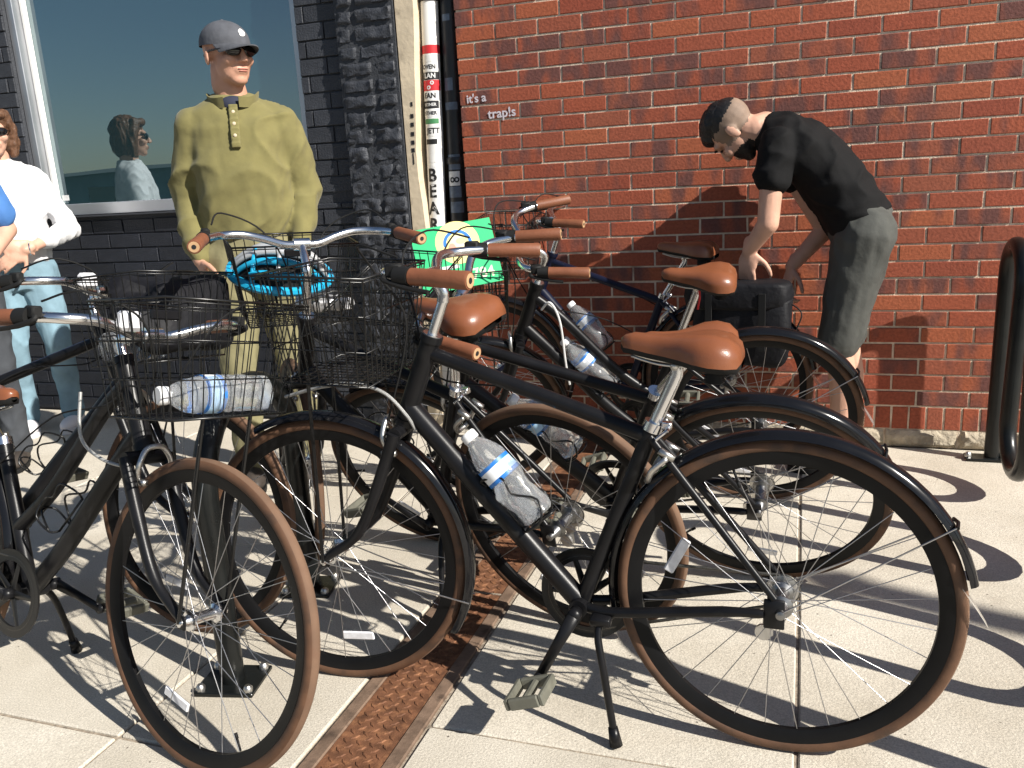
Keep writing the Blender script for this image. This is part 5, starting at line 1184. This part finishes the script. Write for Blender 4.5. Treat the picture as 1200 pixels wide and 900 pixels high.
# bending person in black tee and grey shorts, facing left
YB = -0.275; SX = Vector((1, 0, 0))
def Q(x, y, Y): return at_y(x, y, Y)
bend = empty('person', (Q(985, 530, YB).x, YB, 0), 'person in black tee shirt and grey shorts bending over by the red brick wall', 'person')
off = -bend.location
def O(p): return Vector(p) + off
NE, FA = YB - 0.165, YB + 0.155                   # near and far side of the body
fdir = Vector((-0.42, 0.26, -0.87)).normalized(); udir = Vector((-0.86, 0.02, 0.50)); udir = (udir - fdir * udir.dot(fdir)).normalized()
hc = O(Q(862, 152, YB - 0.02)); hB = Matrix((udir.cross(-fdir) * -1, -fdir, udir)).transposed().to_4x4()
if hB.to_3x3().determinant() < 0: hB = Matrix((udir.cross(-fdir), -fdir, udir)).transposed().to_4x4()
hB.translation = hc
b = MB(); head_shape(b, hB, 1.0); nk = O(Q(897, 150, YB))
cap_(b, hB @ Vector((0, 0.03, -0.07)), 0.056, nk, 0.062)
ax = [O(Q(x, y, YB)) for x, y in ((893, 151), (912, 160), (938, 174), (966, 200), (990, 232), (1008, 262))]
def perp(i):
    t = (ax[min(i + 1, len(ax) - 1)] - ax[max(i - 1, 0)]); t.normalize(); return Vector((0, 1, 0)).cross(t).normalized()
hw_ = (0.085, 0.165, 0.190, 0.180, 0.170, 0.170); ht_ = (0.062, 0.096, 0.108, 0.110, 0.112, 0.116)
loft(b, [(ax[i], Vector((0, hw_[i] * 0.80, 0)), perp(i) * ht_[i] * 0.78) for i in range(6)])
sh = MB(); loft(sh, [(ax[i], Vector((0, hw_[i], 0)), perp(i) * ht_[i] * 1.03) for i in range(6)])
sN, sF = O(Q(908, 172, NE)), O(Q(908, 172, FA)); eN, eF = O(Q(900, 262, NE - 0.03)), O(Q(968, 268, FA)); wN, wF = O(Q(878, 293, NE + 0.02)), O(Q(928, 312, FA - 0.03))
chain(b, [(sN + Vector((0.01, 0.03, 0)), 0.036), (sN + (eN - sN) * 0.4, 0.043), (eN, 0.040), (wN, 0.027)]); chain(b, [(sF + Vector((0.01, -0.03, 0)), 0.036), (sF + (eF - sF) * 0.4, 0.043), (eF, 0.040), (wF, 0.027)])
hand(b, wN, (-0.10, 0.02, -1), (-0.45, -1, 0.05), -1, 1.0, spread=0.5); hand(b, wF, (-0.25, -0.05, -1), (-0.9, -0.4, 0.3), -1, 1.0)
chain(sh, [(sN + Vector((0.01, 0.02, 0)), 0.072), (sN + (eN - sN) * 0.40, 0.066)]); chain(sh, [(sF + Vector((0.01, -0.02, 0)), 0.072), (sF + (eF - sF) * 0.35, 0.066)])
lg = MB(); pel = O(Q(1008, 268, YB))
for s, dx in ((-1, 0), (1, 0.03)):
    hp = pel + Vector((0.0, s * 0.085, -0.01)); kn = O(Q(982, 398, YB)) + Vector((dx, s * 0.095, 0)); an = O(Q(985, 522, YB)); an = Vector((an.x + dx * 1.5, s * 0.10, 0.075))
    chain(b, [(hp, 0.06), (kn, 0.050), (kn + (an - kn) * 0.35 + Vector((0.012, 0, 0)), 0.052), (an, 0.036)]); chain(lg, [(hp + Vector((0.012, 0, 0)), 0.112), ((hp + kn) / 2 + Vector((0.004, 0, 0)), 0.092), (kn + Vector((0, 0, 0.015)), 0.082)])
    shoe(bend, Matrix.Translation((an.x - 0.03, an.y, 0)) @ Matrix.Rotation(R_(-90), 4, 'Z'), M_shoed, M_rubber)
tq = (ax[5] - ax[4]).normalized()
loft(lg, [(ax[5] - tq * 0.055, Vector((0, 0.165, 0)), perp(5) * 0.113), (ax[5] + tq * 0.02, Vector((0, 0.176, 0)), perp(5) * 0.122), (pel + Vector((0.008, 0, -0.05)), Vector((0, 0.172, 0)), Vector((0.120, 0, 0.03)))])
bb = fuse('body', b, M_skin2, bend, 0.0055, 3); bb.data.materials.append(M_stubble); bb.data.materials.append(M_hairk); hBi = hB.inverted()
for pl in bb.data.polygons:
    q = hBi @ pl.center
    if q.length > 0.15: continue
    nz_ = 0.010 * mnoise.noise(q * 60)
    if q.z > 0.064 + nz_ + 0.10 * max(0, -q.y - 0.06) - 0.25 * max(0, 0.02 - abs(q.x)) * 0: pl.material_index = 2
    elif q.z > -0.03 + 0.4 * max(0, -q.y) + nz_ and q.y > -0.052 + nz_ and not (abs(q.x) > 0.080): pl.material_index = 1 if q.z < 0.052 + nz_ else 2
    elif q.z < -0.052 - 0.30 * (q.y + 0.03) + 0.5 * nz_ and -0.086 < q.y < 0.004 and q.z > -0.112: pl.material_index = 2
fuse('shirt', sh, M_blackT, bend, 0.0085, 5, (0.008, (8, 8, 8)), seed=3)
so_ = fuse('shorts', lg, M_shorts, bend, 0.0085, 3, (0.006, (13, 13, 4)), seed=9)
b = MB(); R3 = hB.to_3x3(); ell(b, hB @ Vector((0, -0.004, 0.084)), (0.064, 0.086, 0.054), R3); ell(b, hB @ Vector((0, -0.058, 0.074)), (0.056, 0.042, 0.040), R3); fuse('hair', b, M_hairk, bend, 0.006, 3, (0.004, (40, 40, 40)))
for s in (-1, 1):
    b = MB(); ell(b, hB @ Vector((s * 0.032, -0.087, 0.010)), (0.010, 0.006, 0.005), R3); b.build('eye', M_lens, bend)
    b = MB(); ell(b, hB @ Vector((s * 0.034, -0.095, 0.030)), (0.020, 0.006, 0.005), R3); b.build('eyebrow', M_hairk, bend)

bpy.data.scenes.remove(TMP)
